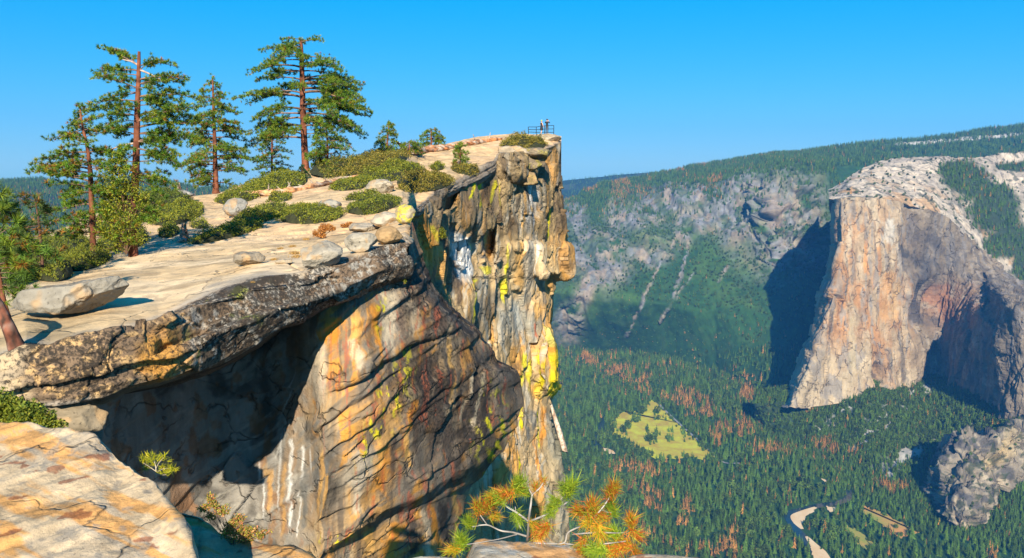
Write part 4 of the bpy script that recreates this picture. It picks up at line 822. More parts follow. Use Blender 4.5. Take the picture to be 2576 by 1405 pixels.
def pine(name, label, Y, trunk, profile=None, limbs=(), nlimb=60, tuft=8.5, seed=1, pal=GREEN, up=0.25, droop=0.35, bark=(0.135, 0.048, 0.026), smin=0.16, K=20, dens=1.0, orange=0.06,
         dead=(), limbcol=(0.16, 0.10, 0.07), group=None, depthf=0.9, cat='pine tree', wid=0.085):
    r = RS(seed); tr = np.array(trunk, float); hb = hit(BV, tr[0, 0], tr[0, 1]); Y = hb.y if hb is not None and abs(hb.y / Y - 1) < .4 else Y; m = mpp(Y)
    base = D(tr[0, 0], tr[0, 1], Y); root = empty(name, base.tolist(), label, cat, group)
    tp = D(tr[:, 0], tr[:, 1], Y)
    n = 40; ti = np.linspace(0, len(tr) - 1, n); P = crom(tp, ti); R = np.interp(ti, np.arange(len(tr)), tr[:, 2]) * m * .8
    R[:3] *= np.array([1.35, 1.15, 1.05]); P0 = P.copy(); P0[0] -= (0, 0, 0.5)
    tube_obj('trunk', [(local(P0, base), R)], bark, M_BARK, root, 10, seed, 0.6, 0.04)
    def at_h(y):
        k = np.argmin(np.abs(proj(P)[1] - y)); return P[k], R[k]
    L = []
    for (ya, tx, ty) in limbs:
        a, _ = at_h(ya); b = D(tx, ty, Y); ln = np.linalg.norm(b - a); b = b + np.array([0, r.uniform(-.45, .45) * ln, 0]); L.append((a, b))
    if profile is not None:
        pr = np.array(profile, float)
        for k in range(nlimb):
            u = (k + r.rand()) / nlimb; y = pr[0, 0] + (pr[-1, 0] - pr[0, 0]) * u
            ph = r.rand() * 2 * math.pi if k % 3 else r.choice([0, math.pi]) + r.normal(0, .4)
            lr = np.interp(y, pr[:, 0], pr[:, 1]), np.interp(y, pr[:, 0], pr[:, 2])
            rad = (lr[1] if math.cos(ph) > 0 else lr[0]); av = (lr[0] + lr[1]) / 2
            rad = abs(math.cos(ph)) * rad + abs(math.sin(ph)) * av * depthf; rad *= m * r.uniform(0.72, 1.04)
            a, _ = at_h(y + rad / m * (up - droop) * -0.4)
            b = a + np.array([math.cos(ph) * rad, math.sin(ph) * rad, rad * (up - droop)]); L.append((a, b))
    cen = []; dr = []; sz = []; paths = []
    ts = tuft * m * (.82 if tuft < 15 else 1)
    for a, b in L:
        ln = np.linalg.norm(b - a); d = b - a
        s = np.linspace(0, 1, 8); c = a + d * s[:, None]; c[:, 2] += ln * droop * 0.7 * (s - s ** 2); c += np.cumsum(r.randn(8, 3) * 0.02 * ln, 0) * s[:, None]
        paths.append((local(c, base), np.maximum(ln * 0.016 * (1.05 - s), 0.006) + 0.35 * m * (1 - s)))
        nt_ = max(3, int(dens * ln / (ts * 0.85)))
        for q in range(nt_):
            sq = smin + (1 - smin) * (q + r.rand()) / nt_; i = sq * 7; i0 = min(int(i), 6); pt = c[i0] + (c[i0 + 1] - c[i0]) * (i - i0)
            lat = np.cross(d / ln, (0, 0, 1.0)) * r.choice([-1, 1]); tl = max(ts * 0.9, ln * 0.24 * (1.25 - sq)) * r.uniform(0.5, 1.1)
            td = d / ln * 0.55 + lat * r.uniform(0.2, 1) + np.array([0, 0, r.uniform(-0.15, 0.5)]); td /= np.linalg.norm(td)
            e = pt + td * tl; paths.append((local(np.array([pt, (pt + e) / 2 + (0, 0, .03 * tl), e]), base), np.array([0.3, .22, .12]) * m))
            k = max(2, int(tl / (ts * 0.55)))
            for z in range(k):
                cen.append(pt + td * tl * (0.45 + 0.55 * (z + 1) / k) + r.randn(3) * ts * np.array([.5, .5, .35])); dr.append(td + np.array([0, 0, 0.5])); sz.append(ts * r.uniform(.75, 1.15))
        cen.append(c[-1]); dr.append(d / ln); sz.append(ts)
    top = P[-1]
    if not dead:
        for q in range(6): cen.append(top + r.randn(3) * ts * 0.4); dr.append(np.array([0, 0, 1.0])); sz.append(ts)
    tube_obj('branches', paths, limbcol, M_BARK, root, 5, seed + 1, 0.4)
    for (pts, rr) in dead:
        tube_obj('dead_branch', [(local(D([p[0] for p in pts], [p[1] for p in pts], Y), base), np.linspace(rr, rr * .3, len(pts)) * m)], (0.30, 0.23, 0.19), M_BARK, root, 6, seed)
    cen, dr, sz = np.array(cen), np.array(dr), np.array(sz)
    pi = r.randint(0, len(pal), len(cen)); col = np.array(pal)[pi] * r.uniform(0.75, 1.25, (len(cen), 1))
    o_ = r.rand(len(cen)) < orange; col[o_] = np.array((0.26, 0.12, 0.02)) * r.uniform(.7, 1.2, (o_.sum(), 1))
    t, C = tufts(local(cen, base), dr, sz, col, K, r, wid); tris_mesh('crown', t, C, M_LEAF, root)
    return root
YEL = [(0.16, 0.17, 0.02), (0.12, 0.15, 0.02), (0.20, 0.18, 0.02), (0.09, 0.13, 0.02)]
pine('pine_tree', 'slender pine with red lower trunk and long ragged left boughs, nearest the slab', 33, [(236, 656, 10), (232, 560, 8.5), (228, 450, 7), (221, 380, 5.5), (206, 310, 3.5), (201, 268, 2)],
     limbs=[(300, 170, 320), (330, 150, 345), (345, 130, 352), (380, 95, 405), (400, 110, 400), (430, 75, 437), (440, 120, 445), (460, 90, 430), (470, 150, 470), (360, 180, 350), (320, 235, 300), (300, 240, 275), (330, 285, 330),
            (350, 265, 335), (380, 300, 390), (420, 290, 440), (450, 310, 455), (480, 160, 500), (490, 300, 490), (520, 170, 520), (530, 320, 545), (560, 150, 560), (560, 330, 570), (580, 350, 600), (590, 180, 600), (600, 330, 610), (520, 130, 545), (290, 215, 270), (280, 190, 285),
            (410, 180, 420), (470, 265, 480), (545, 280, 560), (575, 290, 590)], nlimb=40, profile=[(290, 20, 20), (400, 70, 50), (590, 60, 70)], tuft=12, seed=3, K=24, orange=0.13, dens=1.35)
pine('pine_tree', 'tall dark pine with a bare broken grey top, second from the left', 42, [(335, 645, 13), (337, 520, 12), (342, 430, 11), (345, 300, 9), (348, 210, 7), (350, 132, 4)],
     limbs=[(165, 262, 128), (168, 248, 125), (172, 275, 130), (175, 243, 188), (180, 262, 180), (192, 268, 205), (165, 425, 155), (175, 410, 160), (172, 395, 165), (205, 470, 205), (200, 450, 210), (215, 430, 215), (240, 482, 240), (250, 440, 245), (250, 245, 268), (235, 262, 262),
            (225, 255, 205), (280, 240, 285), (290, 265, 300), (300, 480, 300), (300, 500, 285), (320, 510, 330), (330, 490, 340), (290, 450, 270), (340, 262, 335), (350, 465, 385), (360, 480, 360), (375, 462, 420), (400, 412, 400), (410, 440, 415), (420, 300, 440), (440, 395, 465), (380, 285, 390), (300, 400, 300), (260, 400, 255), (400, 290, 410),
            (450, 420, 500), (470, 270, 500), (490, 400, 525), (510, 285, 545), (520, 390, 560), (440, 440, 470), (345, 430, 345), (320, 300, 330), (270, 300, 270), (200, 300, 205)],
     nlimb=48, profile=[(190, 30, 50), (300, 60, 90), (560, 55, 60)], tuft=11, seed=4, K=22, dead=[([(349, 165), (330, 155), (308, 150)], 3), ([(349, 175), (380, 188), (412, 205)], 3), ([(347, 300), (375, 306), (400, 300)], 2.5), ([(343, 360), (300, 368), (262, 385)], 3)], smin=0.24, orange=0.05, dens=1.5)
pine('pine_tree', 'cone-shaped pine with thin foliage and twin-based trunk, between two taller pines', 60, [(543, 487, 10), (541, 400, 7), (538, 300, 5), (535, 197, 2)], profile=[(205, 8, 10), (240, 34, 36), (290, 55, 62), (340, 68, 72), (385, 78, 80), (430, 66, 76), (468, 42, 70)],
     nlimb=95, tuft=8, seed=5, smin=0.2, orange=0.09, dens=1.2)
pine('pine_tree', 'tallest broad-crowned pine with a long bare red trunk, centre of the skyline', 68, [(769, 432, 12), (765, 350, 10), (761, 250, 9), (759, 150, 7), (757, 100, 4)], profile=[(92, 30, 45), (120, 75, 95), (160, 105, 112), (200, 112, 132), (240, 118, 150), (275, 128, 158), (300, 118, 112), (330, 128, 52), (350, 118, 30)],
     limbs=[(330, 632, 355), (325, 660, 345), (300, 636, 320), (320, 700, 330), (230, 915, 268), (215, 900, 235), (200, 895, 200)], nlimb=64, tuft=8.2, seed=6, up=0.3, droop=0.45, smin=0.34, orange=0.02, dens=1.25)
pine('small_pine_tree', 'small dark cone-shaped pine left of and behind the tallest pine', 73, [(684, 450, 4), (684, 380, 3), (685, 312, 1.5)], profile=[(318, 8, 8), (350, 26, 30), (385, 38, 40), (410, 42, 42), (440, 36, 36)], nlimb=55, tuft=7, seed=7)
pine('small_pine_tree', 'wide bushy pine right of and behind the trunk of the tallest pine', 75, [(824, 425, 4), (824, 370, 3), (820, 318, 1.5)], profile=[(322, 10, 14), (345, 34, 42), (370, 45, 66), (395, 46, 62), (412, 40, 48)], nlimb=55, tuft=7, seed=8)
pine('fir_sapling', 'tiny blue-green fir sapling at the foot of the tallest pine', 66, [(760, 452, 2), (760, 430, 1.4), (759, 416, .8)], profile=[(418, 2, 2), (430, 10, 10), (447, 20, 20)], nlimb=34, tuft=4, seed=9, pal=[(0.03, 0.09, 0.04), (0.04, 0.10, 0.04)], orange=0, cat='fir tree')
pine('small_pine_tree', 'narrow cone-shaped pine on the skyline beside the upturned grey root', 80, [(972, 392, 3), (975, 350, 2.4), (979, 308, 1.2)], profile=[(310, 6, 6), (335, 20, 18), (360, 28, 24), (385, 32, 28)], nlimb=48, tuft=6.5, seed=10)
pine('small_pine_tree', 'low spreading pine on the skyline behind the reddish fallen log', 84, [(1030, 388, 3), (1030, 370, 2), (1032, 356, 1)], profile=[(356, 14, 14), (366, 26, 28), (382, 28, 38)], nlimb=24, tuft=6, seed=11)
pine('small_pine_tree', 'round-topped pine on the skyline, rightmost of the dark green pines', 84, [(1085, 376, 3), (1085, 350, 2.4), (1085, 326, 1.2)], profile=[(326, 12, 14), (342, 26, 28), (358, 26, 28), (370, 14, 16)], nlimb=34, tuft=6, seed=12)
BRIGHT = [(0.12, 0.20, 0.02), (0.09, 0.16, 0.02), (0.16, 0.21, 0.02)]
pine('pine_sapling', 'bright green pine sapling on the bare rock near the cliff edge', 70, [(1158, 420, 2), (1158, 390, 1.6), (1158, 364, 1)], profile=[(364, 10, 10), (385, 15, 15), (400, 16, 16), (416, 15, 15)], nlimb=30, tuft=8, seed=13, pal=BRIGHT, smin=0.2, orange=0.1)
pine('pine_tree', 'dark spindly young pine left of the flat boulder, in front of the hazy hill', 21, [(108, 700, 6), (104, 620, 5), (98, 560, 4), (88, 500, 2)], limbs=[(510, 65, 500), (520, 75, 520), (530, 120, 540), (560, 140, 560), (570, 60, 575), (590, 150, 590), (600, 55, 610), (640, 145, 650), (620, 65, 640), (660, 70, 665), (680, 140, 690)], nlimb=14,
     profile=[(505, 10, 12), (570, 35, 35), (690, 45, 40)], tuft=17, seed=14, K=16, dens=0.7, orange=0.12, pal=[(0.05, 0.09, 0.02), (0.04, 0.07, 0.02), (0.08, 0.11, 0.02)], bark=(0.12, 0.06, 0.04), wid=0.09)
pine('pine_tree', 'bright green long-needled pine at the left edge behind the flat boulder', 17.5, [(20, 800, 9), (5, 740, 8), (-10, 640, 6), (-15, 540, 4), (-18, 480, 2)], limbs=[(600, 30, 560), (590, 12, 535), (620, 45, 590), (640, 62, 615), (650, 30, 640), (670, 70, 660), (690, 55, 690), (700, 25, 700), (720, 60, 720), (730, 40, 745), (560, 0, 520), (640, 15, 610), (710, 5, 725), (660, 90, 640), (600, 20, 545), (680, 40, 675)],
     nlimb=12, profile=[(490, 30, 20), (560, 50, 30), (730, 60, 55)], tuft=25, seed=15, K=40, pal=BRIGHT + [(0.06, 0.11, 0.02)], wid=0.045, dens=1.3, orange=0.06, smin=0.4)
def leafy(name, label, Y, blobs, base, seed, pal, n, size, cat, stems=(), stemcol=(0.14, 0.08, 0.05), depth=0.8, group=None, flat=0.0):
    """shrub or small broad-leaved tree: leaf clusters through overlapping crowns, on visible stems"""
    r = RS(seed); m = mpp(Y); b = D(base[0], base[1], Y); root = empty(name, b.tolist(), label, cat, group); T_ = []; C_ = []
    paths = []
    for (cx, cy, rx, ry) in blobs:
        c0 = D(cx, cy, Y + r.uniform(-.3, .3) * rx * m); k = int(n * rx * ry / 1000)
        p = r.randn(k, 3); p /= np.linalg.norm(p, axis=1, keepdims=True); p *= (r.rand(k, 1) ** 0.4)
        lump = 1 + 0.35 * vnoise(p * 2.2 + cx * .37, seed); p = p * lump[:, None] * np.array([rx, rx * depth, ry]) * m + c0
        if flat: p[:, 2] = np.maximum(p[:, 2], c0[2] - ry * m * flat)
        col = np.array(pal)[r.randint(0, len(pal), k)] * r.uniform(.75, 1.25, (k, 1))
        t, c = leaves(p - b, size * m * r.uniform(.7, 1.3, k), col, r); T_.append(t); C_.append(c)
        mid = (b + c0) / 2 + r.randn(3) * rx * m * .2
        paths.append((local([b, mid, c0], b), np.array([1.6, 1.2, .5]) * m * max(0.6, rx / 40)))
        for q in range(5):
            e = c0 + r.randn(3) * np.array([rx, rx * depth, ry]) * m * .55; paths.append((local([mid, (mid + e) / 2 + r.randn(3) * rx * m * .08, e], b), np.array([.8, .6, .25]) * m * max(.6, rx / 40)))
    for s in stems: paths.append((local(D([q[0] for q in s], [q[1] for q in s], Y), b), np.linspace(2.2, 0.7, len(s)) * m))
    tube_obj('stems', paths, stemcol, M_BARK, root, 5, seed)
    tris_mesh('foliage', np.concatenate(T_), np.concatenate(C_), M_LEAF, root); return root
JUN = [(0.22, 0.22, 0.016), (0.15, 0.18, 0.016), (0.10, 0.14, 0.016), (0.27, 0.25, 0.016)]
leafy('oak_tree', 'yellow-green bushy tree between the two leftmost tall pines', 25.2, [(300, 430, 34, 40), (335, 470, 30, 34), (285, 480, 36, 36), (355, 500, 26, 22), (300, 530, 44, 34), (335, 560, 40, 30), (280, 580, 44, 36), (345, 600, 36, 26), (300, 620, 30, 22), (255, 530, 26, 30)], (318, 640), 31, JUN, 480, 3.0, 'tree')
MANZ = [(0.18, 0.19, 0.016), (0.13, 0.155, 0.016), (0.22, 0.21, 0.018), (0.09, 0.115, 0.016)]
def mat_shrub(label, cx, cy, hw, hh, height, seed, pal=MANZ, ang=0, size=2.3, dens=1.0, name='shrub', group='manzanita mats on the plateau', bv=None, core=(0.03, 0.032, 0.012)):
    """low spreading shrub draped over the rock under it"""
    r = RS(seed); bv = bv or BV; a = math.radians(ang); pts = []; hs_ = []
    k = int(hw * hh * 1.9 * dens); ca, sa = math.cos(a), math.sin(a)
    u = r.uniform(-1, 1, (k, 2)); u = u[(u ** 2).sum(1) < 1]
    def place(x, y):
        X = cx + x * hw * ca - y * hh * sa; Yp = cy + x * hw * sa + y * hh * ca; return hit(bv, X, Yp)
    seedn = seed * 1.7
    def dome(x, y):
        rr = x * x + y * y; n_ = vnoise(np.array([[x * 2.6 + seedn, y * 1.7, seedn]]), 7)[0]; n3 = vnoise(np.array([[x * 6 + seedn, y * 4, seedn]]), 8)[0]
        return max(0.0, 1 - rr) ** 0.55 * (0.72 + 0.45 * n_ + 0.32 * n3), rr + 0.42 * n_ + .22 * n3
    c0 = place(0, 0.3) or place(0, 0.9)
    if c0 is None: return None
    b = np.array(c0); m = mpp(b[1])
    for x, y in u:
        d, rr = dome(x, y)
        if rr > 0.95: continue
        h = place(x, y)
        if h is None or h.y > b[1] * 1.35 + 4: continue
        pts.append(h); hs_.append(height * d * (1 - 0.55 * r.rand() ** 2))
    if len(pts) < 5: return None
    p = np.array(pts); p[:, 2] += np.array(hs_) + 0.02; p += r.randn(*p.shape) * size * m * 0.5
    root = empty(name, b.tolist(), label, 'shrub', group)
    n_ = len(p); rep = 3; p = np.repeat(p, rep, 0) + r.randn(n_ * rep, 3) * size * m * 0.7
    col = np.array(pal)[r.randint(0, len(pal), n_)] * r.uniform(.7, 1.3, (n_, 1)); col = np.repeat(col, rep, 0)
    t, c = leaves(p - b, size * m * r.uniform(.6, 1.2, len(p)), col, r, 1.2); tris_mesh('foliage', t, c, M_LEAF, root)
    g = []; nu, nv = 28, 9; ok = True
    for i in range(nv):
        for j in range(nu):
            th = 2 * math.pi * j / nu; q = 0.92 * (i / (nv - 1)); x, y = q * math.cos(th), q * math.sin(th); h = place(x, y)
            if h is None or h.y > b[1] * 1.35 + 4: h = Vector(g[-1].tolist()) if len(g) else c0; g.append(np.array(h)); continue
            d, rr = dome(x, y); g.append(np.array(h) + np.array([0, 0, height * d * 0.62 - (0.1 if i == nv - 1 else 0)]))
    g = np.array(g) - b; f = [[i * nu + j, i * nu + (j + 1) % nu, (i + 1) * nu + (j + 1) % nu, (i + 1) * nu + j] for i in range(nv - 1) for j in range(nu)]
    link('dark_core', mesh_from('dark_core', g, np.array(f), M_BARK, np.zeros(g.shape) + core), root); return root  # added solid dark core, fills and darkens the gaps between the leaves
OLIVE = [(0.20, 0.155, 0.026), (0.15, 0.145, 0.02), (0.24, 0.18, 0.03), (0.12, 0.11, 0.02)]
DARK = [(0.09, 0.12, 0.016), (0.11, 0.13, 0.016), (0.06, 0.085, 0.014)]  # darker leaf tones; the shaded shrubs have their shade put into this colour
MS = [('domed olive shrub just below the railing at the lookout', 1318, 366, 60, 20, 1.25, OLIVE, 0), ('olive shrub at the foot of the bright sapling', 1172, 430, 40, 12, 0.6, OLIVE, 8), ('small round green shrub on bare rock left of the bright sapling', 1100, 422, 20, 9, 0.5, MANZ, 0),
      ('big brownish olive shrub on the rim of the cliff', 1068, 462, 76, 24, 0.9, OLIVE, -3), ('green shrub mat right of the fallen log', 985, 436, 88, 22, 0.7, MANZ, -6), ('dark green shrub mat under the middle of the fallen log', 888, 466, 62, 14, 0.55, MANZ, -8),
      ('wide olive shrub on the skyline below the upturned root', 940, 412, 100, 26, 0.9, OLIVE, -14), ('dark olive shrub mound right of the tallest pine', 842, 424, 70, 24, 1.0, DARK + OLIVE, -12), ('large green shrub mat at the foot of the tallest pine, above the fallen log', 690, 468, 92, 24, 0.9, MANZ, -10),
      ('green shrub between the cone-shaped pine and the round boulder', 600, 498, 62, 16, 0.7, MANZ, -10), ('small green shrub right under the butt of the fallen log', 705, 500, 34, 9, 0.4, MANZ, -4), ('green shrub mat on the ledge left of the block pile', 940, 520, 74, 20, 0.6, DARK + MANZ, -10),
      ('long green shrub mat above the bare slab, left of the low rock dome', 780, 544, 92, 22, 0.6, MANZ, -3), ('green shrub mat right below the round boulder', 655, 545, 78, 18, 0.55, MANZ, -16), ('narrow green shrub strip along the back edge of the slab', 570, 590, 104, 13, 0.45, MANZ, -14),
      ('green shrub mat left of the round boulder', 445, 542, 76, 26, 0.7, MANZ, -12), ('small green shrub right of the leaning snag stump', 502, 570, 26, 7, 0.35, MANZ, 0), ('thin green shrub strip in a crack of the bare rock', 905, 496, 42, 6, 0.3, MANZ, -12),
      ('green shrub left of the leaning snag stump', 425, 588, 30, 12, 0.45, MANZ, -10), ('shaded dark shrub under the dark snag on the skyline', 425, 508, 62, 18, 0.9, DARK, 0), ('shaded dark shrub on the skyline left of the dark snag', 350, 530, 70, 26, 0.9, DARK, -8),
      ('green shrub in tree shade behind the slab', 310, 610, 70, 24, 0.7, DARK + MANZ, -10), ('green shrub around the foot of the slender pine', 215, 660, 70, 22, 0.7, MANZ, -12), ('dark green shrub behind the flat boulder', 130, 690, 60, 22, 0.7, MANZ, 0),
      ('olive shrub left of the slender pine', 160, 630, 70, 26, 0.8, DARK + MANZ, -10), ('green shrub behind the slender pine', 290, 570, 70, 26, 0.9, DARK, -12), ('dark shrub at the left edge behind the boulder', 30, 690, 70, 36, 0.9, DARK, 0), ('green shrub at the left edge under the pines', 70, 640, 70, 30, 0.9, DARK + MANZ, -8)]
for k, (lb, cx, cy, hw, hh, ht, pal, an) in enumerate(MS): mat_shrub(lb, cx, cy, hw, hh, ht, 300 + k, pal, an)
DRY = [(0.40, 0.16, 0.04), (0.34, 0.13, 0.03), (0.46, 0.22, 0.06)]
for lb, bl, bs, sd_ in [('orange-brown dry shrub standing on the slab beside flat stones', [(794, 588, 9, 8), (812, 577, 12, 13), (826, 572, 11, 9), (808, 593, 14, 6), (838, 576, 8, 6)], (810, 600), 401), ('low orange-brown dry shrub beside the flat whitish slab', [(866, 568, 10, 5), (880, 565, 11, 7), (893, 568, 9, 5)], (880, 573), 402)]:
    h = hit(BV, *bs); leafy('dry_shrub', lb, h.y if h else 31, bl, bs, sd_, DRY, 5200, 2.1, 'shrub', stemcol=(0.2, 0.1, 0.05))
for k, (x, y, s) in enumerate([(706, 627, 7), (735, 622, 8), (742, 640, 12), (660, 648, 7), (688, 655, 8), (770, 604, 8), (745, 648, 10), (635, 712, 6)]):
    h = hit(BV, x, y)
    if h is None: continue
    r = RS(500 + k); n = 60; m = mpp(h.y); cen = np.array(h) + r.randn(n, 3) * np.array([s * .5, s * .5, 0.3]) * m
    t, C = tufts(cen - np.array(h), np.tile([0, 0, 1.4], (n, 1)), np.full(n, s * m * .8), np.array([(0.42, 0.26, 0.09)]) * r.uniform(.7, 1.2, (n, 1)), 5, r, 0.07, .6)
    o = tris_mesh('dry_grass_tuft', t, C, M_LEAF); o.location = h; tag(o, 'small tuft of dry tan grass in a crack of the bare slab', 'grass tuft', 'dry grass tufts on the slab')

# ---- dead wood
def wood_col(v, seed, rgb=(0.42, 0.22, 0.10)):
    nz = fbm(v * np.array([2, 2, 9.0]), 4, seed); c = np.zeros(v.shape) + rgb; c = mix(c, (0.45, 0.38, 0.31), sst(-.1, .4, nz)); return mix(c, (0.12, 0.06, 0.035), sst(.15, .5, fbm(v * 5, 4, seed + 2)))
def log(name, label, pts, radii, seed, rgb=(0.42, 0.22, 0.10), knots=6, bv=None):
    bv = bv or BV; P = []
    for (x, y) in pts:
        h = hit(bv, x, y); P.append(np.array(h) if h is not None else D(x, y, P[-1][1] if P else 70))
    P = np.array(P); R0 = np.array(radii) * P[:, 1] / FL; P[:, 2] += R0 * 0.75
    ti = np.linspace(0, len(P) - 1, 44); Q = crom(P, ti); R = np.interp(ti, np.arange(len(P)), R0); r = RS(seed)
    R = R * (1 + .12 * r.randn(44)); b = Q[0]; root = empty(name, b.tolist(), label, 'log')
    v, f = tube([(Q - b, R)], 12); v = v + fbm(v * 3, 3, seed)[:, None] * .08 * R.mean()
    cap = [np.array([[i, (i + 1) % 12, len(v)] for i in range(12)]), np.array([[len(v) - 12 + i, len(v) - 12 + (i + 1) % 12, len(v) + 1] for i in range(12)])]
    v = np.vstack([v, Q[0] - b, Q[-1] - b]); link('bole', mesh_from('bole', v, [f] + cap, M_BARK, wood_col(v, seed, rgb)), root)
    for k in range(knots):
        i = r.randint(6, 40); d = np.array([r.randn() * .4, r.randn() * .5, r.uniform(-.4, 1)]); d /= np.linalg.norm(d)
        vv, ff = tube([(np.array([Q[i], Q[i] + d * R[i] * 2, Q[i] + d * R[i] * 3.6]) - b, np.array([.25, .18, .08]) * R[i])], 6)
        link('branch_stub', mesh_from('branch_stub', vv, ff, M_BARK, wood_col(vv, seed + k, (0.36, .3, .25))), root)
    return root
log('fallen_log', 'long weathered grey-brown fallen log lying across the slope below the tallest pine', [(608, 500), (660, 494), (720, 487), (790, 474), (850, 460), (900, 446)], [10, 9, 8, 7, 6, 4], 61, (0.44, 0.22, 0.10), 9)
log('fallen_log', 'reddish fallen trunk on the pale dome behind the bright sapling', [(1034, 389), (1080, 383), (1130, 376), (1180, 366), (1215, 360), (1262, 352)], [10, 9, 8, 7, 6, 4], 62, (0.48, 0.20, 0.08), 2)
log('dead_branch_log', 'upturned grey-red broken root pointing up left at the end of the reddish trunk', [(1032, 388), (1018, 378), (1006, 366), (996, 357)], [8, 6, 4, 2], 63, (0.36, 0.16, 0.09), 2)
def snag(name, label, x, yb, yt, hw, Y, seed, rgb, lean=0):
    m = mpp(Y); r = RS(seed); b = D(x, yb, Y); n = 26; s = np.linspace(0, 1, n); H = (yb - yt) * m; sides = 14
    v = []
    for i in range(n):
        for j in range(sides):
            th = 2 * math.pi * j / sides; rad = hw * m * (1.0 - .55 * s[i] + .5 * (1 - s[i]) ** 5) * (1 + .28 * vnoise(np.array([[th * 1.3, s[i] * 1.5, seed]]), 3)[0] + .1 * r.randn())
            hz = H * s[i] * (1 - .38 * s[i] * (0.5 + 0.5 * math.sin(th * 2 + seed)) - .25 * s[i] * r.rand())
            v.append((rad * math.cos(th) + lean * H * s[i], rad * math.sin(th), hz - .1))
    v = np.array(v); f = np.array([[i * sides + j, i * sides + (j + 1) % sides, (i + 1) * sides + (j + 1) % sides, (i + 1) * sides + j] for i in range(n - 1) for j in range(sides)])
    top = np.array([[(n - 1) * sides + j, (n - 1) * sides + (j + 1) % sides, len(v)] for j in range(sides)]); v = np.vstack([v, v[-sides:].mean(0) - (0, 0, H * .2)])
    nz = fbm(v * np.array([7, 7, 1.0]), 4, seed); c = mix(np.zeros(v.shape) + rgb, (0.10, 0.045, 0.03), sst(0, .45, nz)); c = mix(c, (0.42, 0.33, 0.26), sst(.05, .4, -nz) * .6)
    o = link(name, mesh_from(name, v, [f, top], M_BARK, c)); o.location = b.tolist(); return tag(o, label, 'stump')
h = hit(BV, 462, 606)
snag('tree_stump', 'splintered red-brown snag stump at the back edge of the slab', 463, 610, 548, 13, h.y if h else 40, 71, (0.38, 0.14, 0.06), 0.03)
h = hit(BV, 455, 494)
snag('tree_stump', 'dark thin jagged snag standing on the skyline left of the cone-shaped pine', 454, 488, 450, 7, 54, 72, (0.10, 0.075, 0.06), -0.12)
def leaning():
    Y = 12.7; P = D([46, 14, -24, -90, -170], [884, 806, 742, 706, 690], Y); ti = np.linspace(0, 4, 40); Q = crom(P, ti); b = Q[0]; r = RS(4); R0 = np.interp(ti, [0, 1, 4], [21, 15, 8]) * mpp(Y); v, f = tube([(Q - b, R0)], 12); v = v + (fbm(v * np.array([12, 12, 3]), 4, 8) * .03)[:, None] * v / np.maximum(np.linalg.norm(v, axis=1, keepdims=True), .3)
    c = mix(np.zeros(v.shape) + (0.17, 0.06, 0.035), (0.05, 0.028, 0.02), sst(0, .4, fbm(v * np.array([14, 14, 4]), 4, 6))); c = mix(c, (.26, .17, .13), sst(.1, .5, fbm(v * 9, 3, 7)) * .6)
    o = link('leaning_tree', mesh_from('leaning_tree', v, f, M_BARK, c)); o.location = b.tolist(); tag(o, 'red-brown leaning tree trunk at the left edge beside the end of the slab', 'tree trunk')
leaning()
# loose stones
st_ = []
for k in range(4):
    o = boulder('stone', 'small loose stone lying on the bare slab', 600, 612, 640, 648, 610 + k, (0.46, 0.38, 0.27), .25, .8, group='loose stones on the slab'); st_.append(o)
rs_ = RS(99); cnt = 0
while cnt < 46:
    x, y = rs_.uniform(300, 1180), rs_.uniform(470, 760); h = hit(BV, x, y)
    if h is None or y > np.interp(x, FX, fy) - 6 or y < np.interp(x, sX, sy) + 14: continue
    o = st_[cnt % 4] if cnt < 4 else st_[cnt % 4].copy()
    if cnt >= 4: COL.objects.link(o)
    s = h.y / 36 * rs_.uniform(.25, 1.0); o.location = h; o.scale = (s, s, s); o.rotation_euler = (0, 0, rs_.uniform(0, 6)); cnt += 1
# dead trunk leaning against the outer wall
def plank():
    Y = 84; pts = [(1384, 1012), (1396, 1050), (1408, 1088), (1419, 1124)]; P = D([p[0] for p in pts], [p[1] for p in pts], Y) + np.array([[0.0, -i * .5, 0] for i in range(4)])
    n = 24; ti = np.linspace(0, 3, n); Q = crom(P, ti); R = np.interp(ti, [0, 1, 2, 3], [2.5, 5.5, 7.5, 7]) * mpp(Y); b = Q[0]; v, f = tube([(Q - b, R)], 10)
    v[:, 1] *= 1.0; v[-10:] += RS(9).randn(10, 3) * .12; cap = np.array([[len(v) - 10 + i, len(v) - 10 + (i + 1) % 10, len(v)] for i in range(10)]); v = np.vstack([v, Q[-1] - b])
    o = link('fallen_tree', mesh_from('fallen_tree', v, [f, cap], M_BARK, mix(np.zeros(v.shape) + (0.42, 0.34, 0.27), (0.25, 0.17, 0.12), sst(0, .4, fbm(v * np.array([5, 5, .8]), 3, 4))))); o.location = b.tolist()
    tag(o, 'bleached dead trunk hanging at the outer foot of the cliff against the forest', 'dead trunk')
plank()

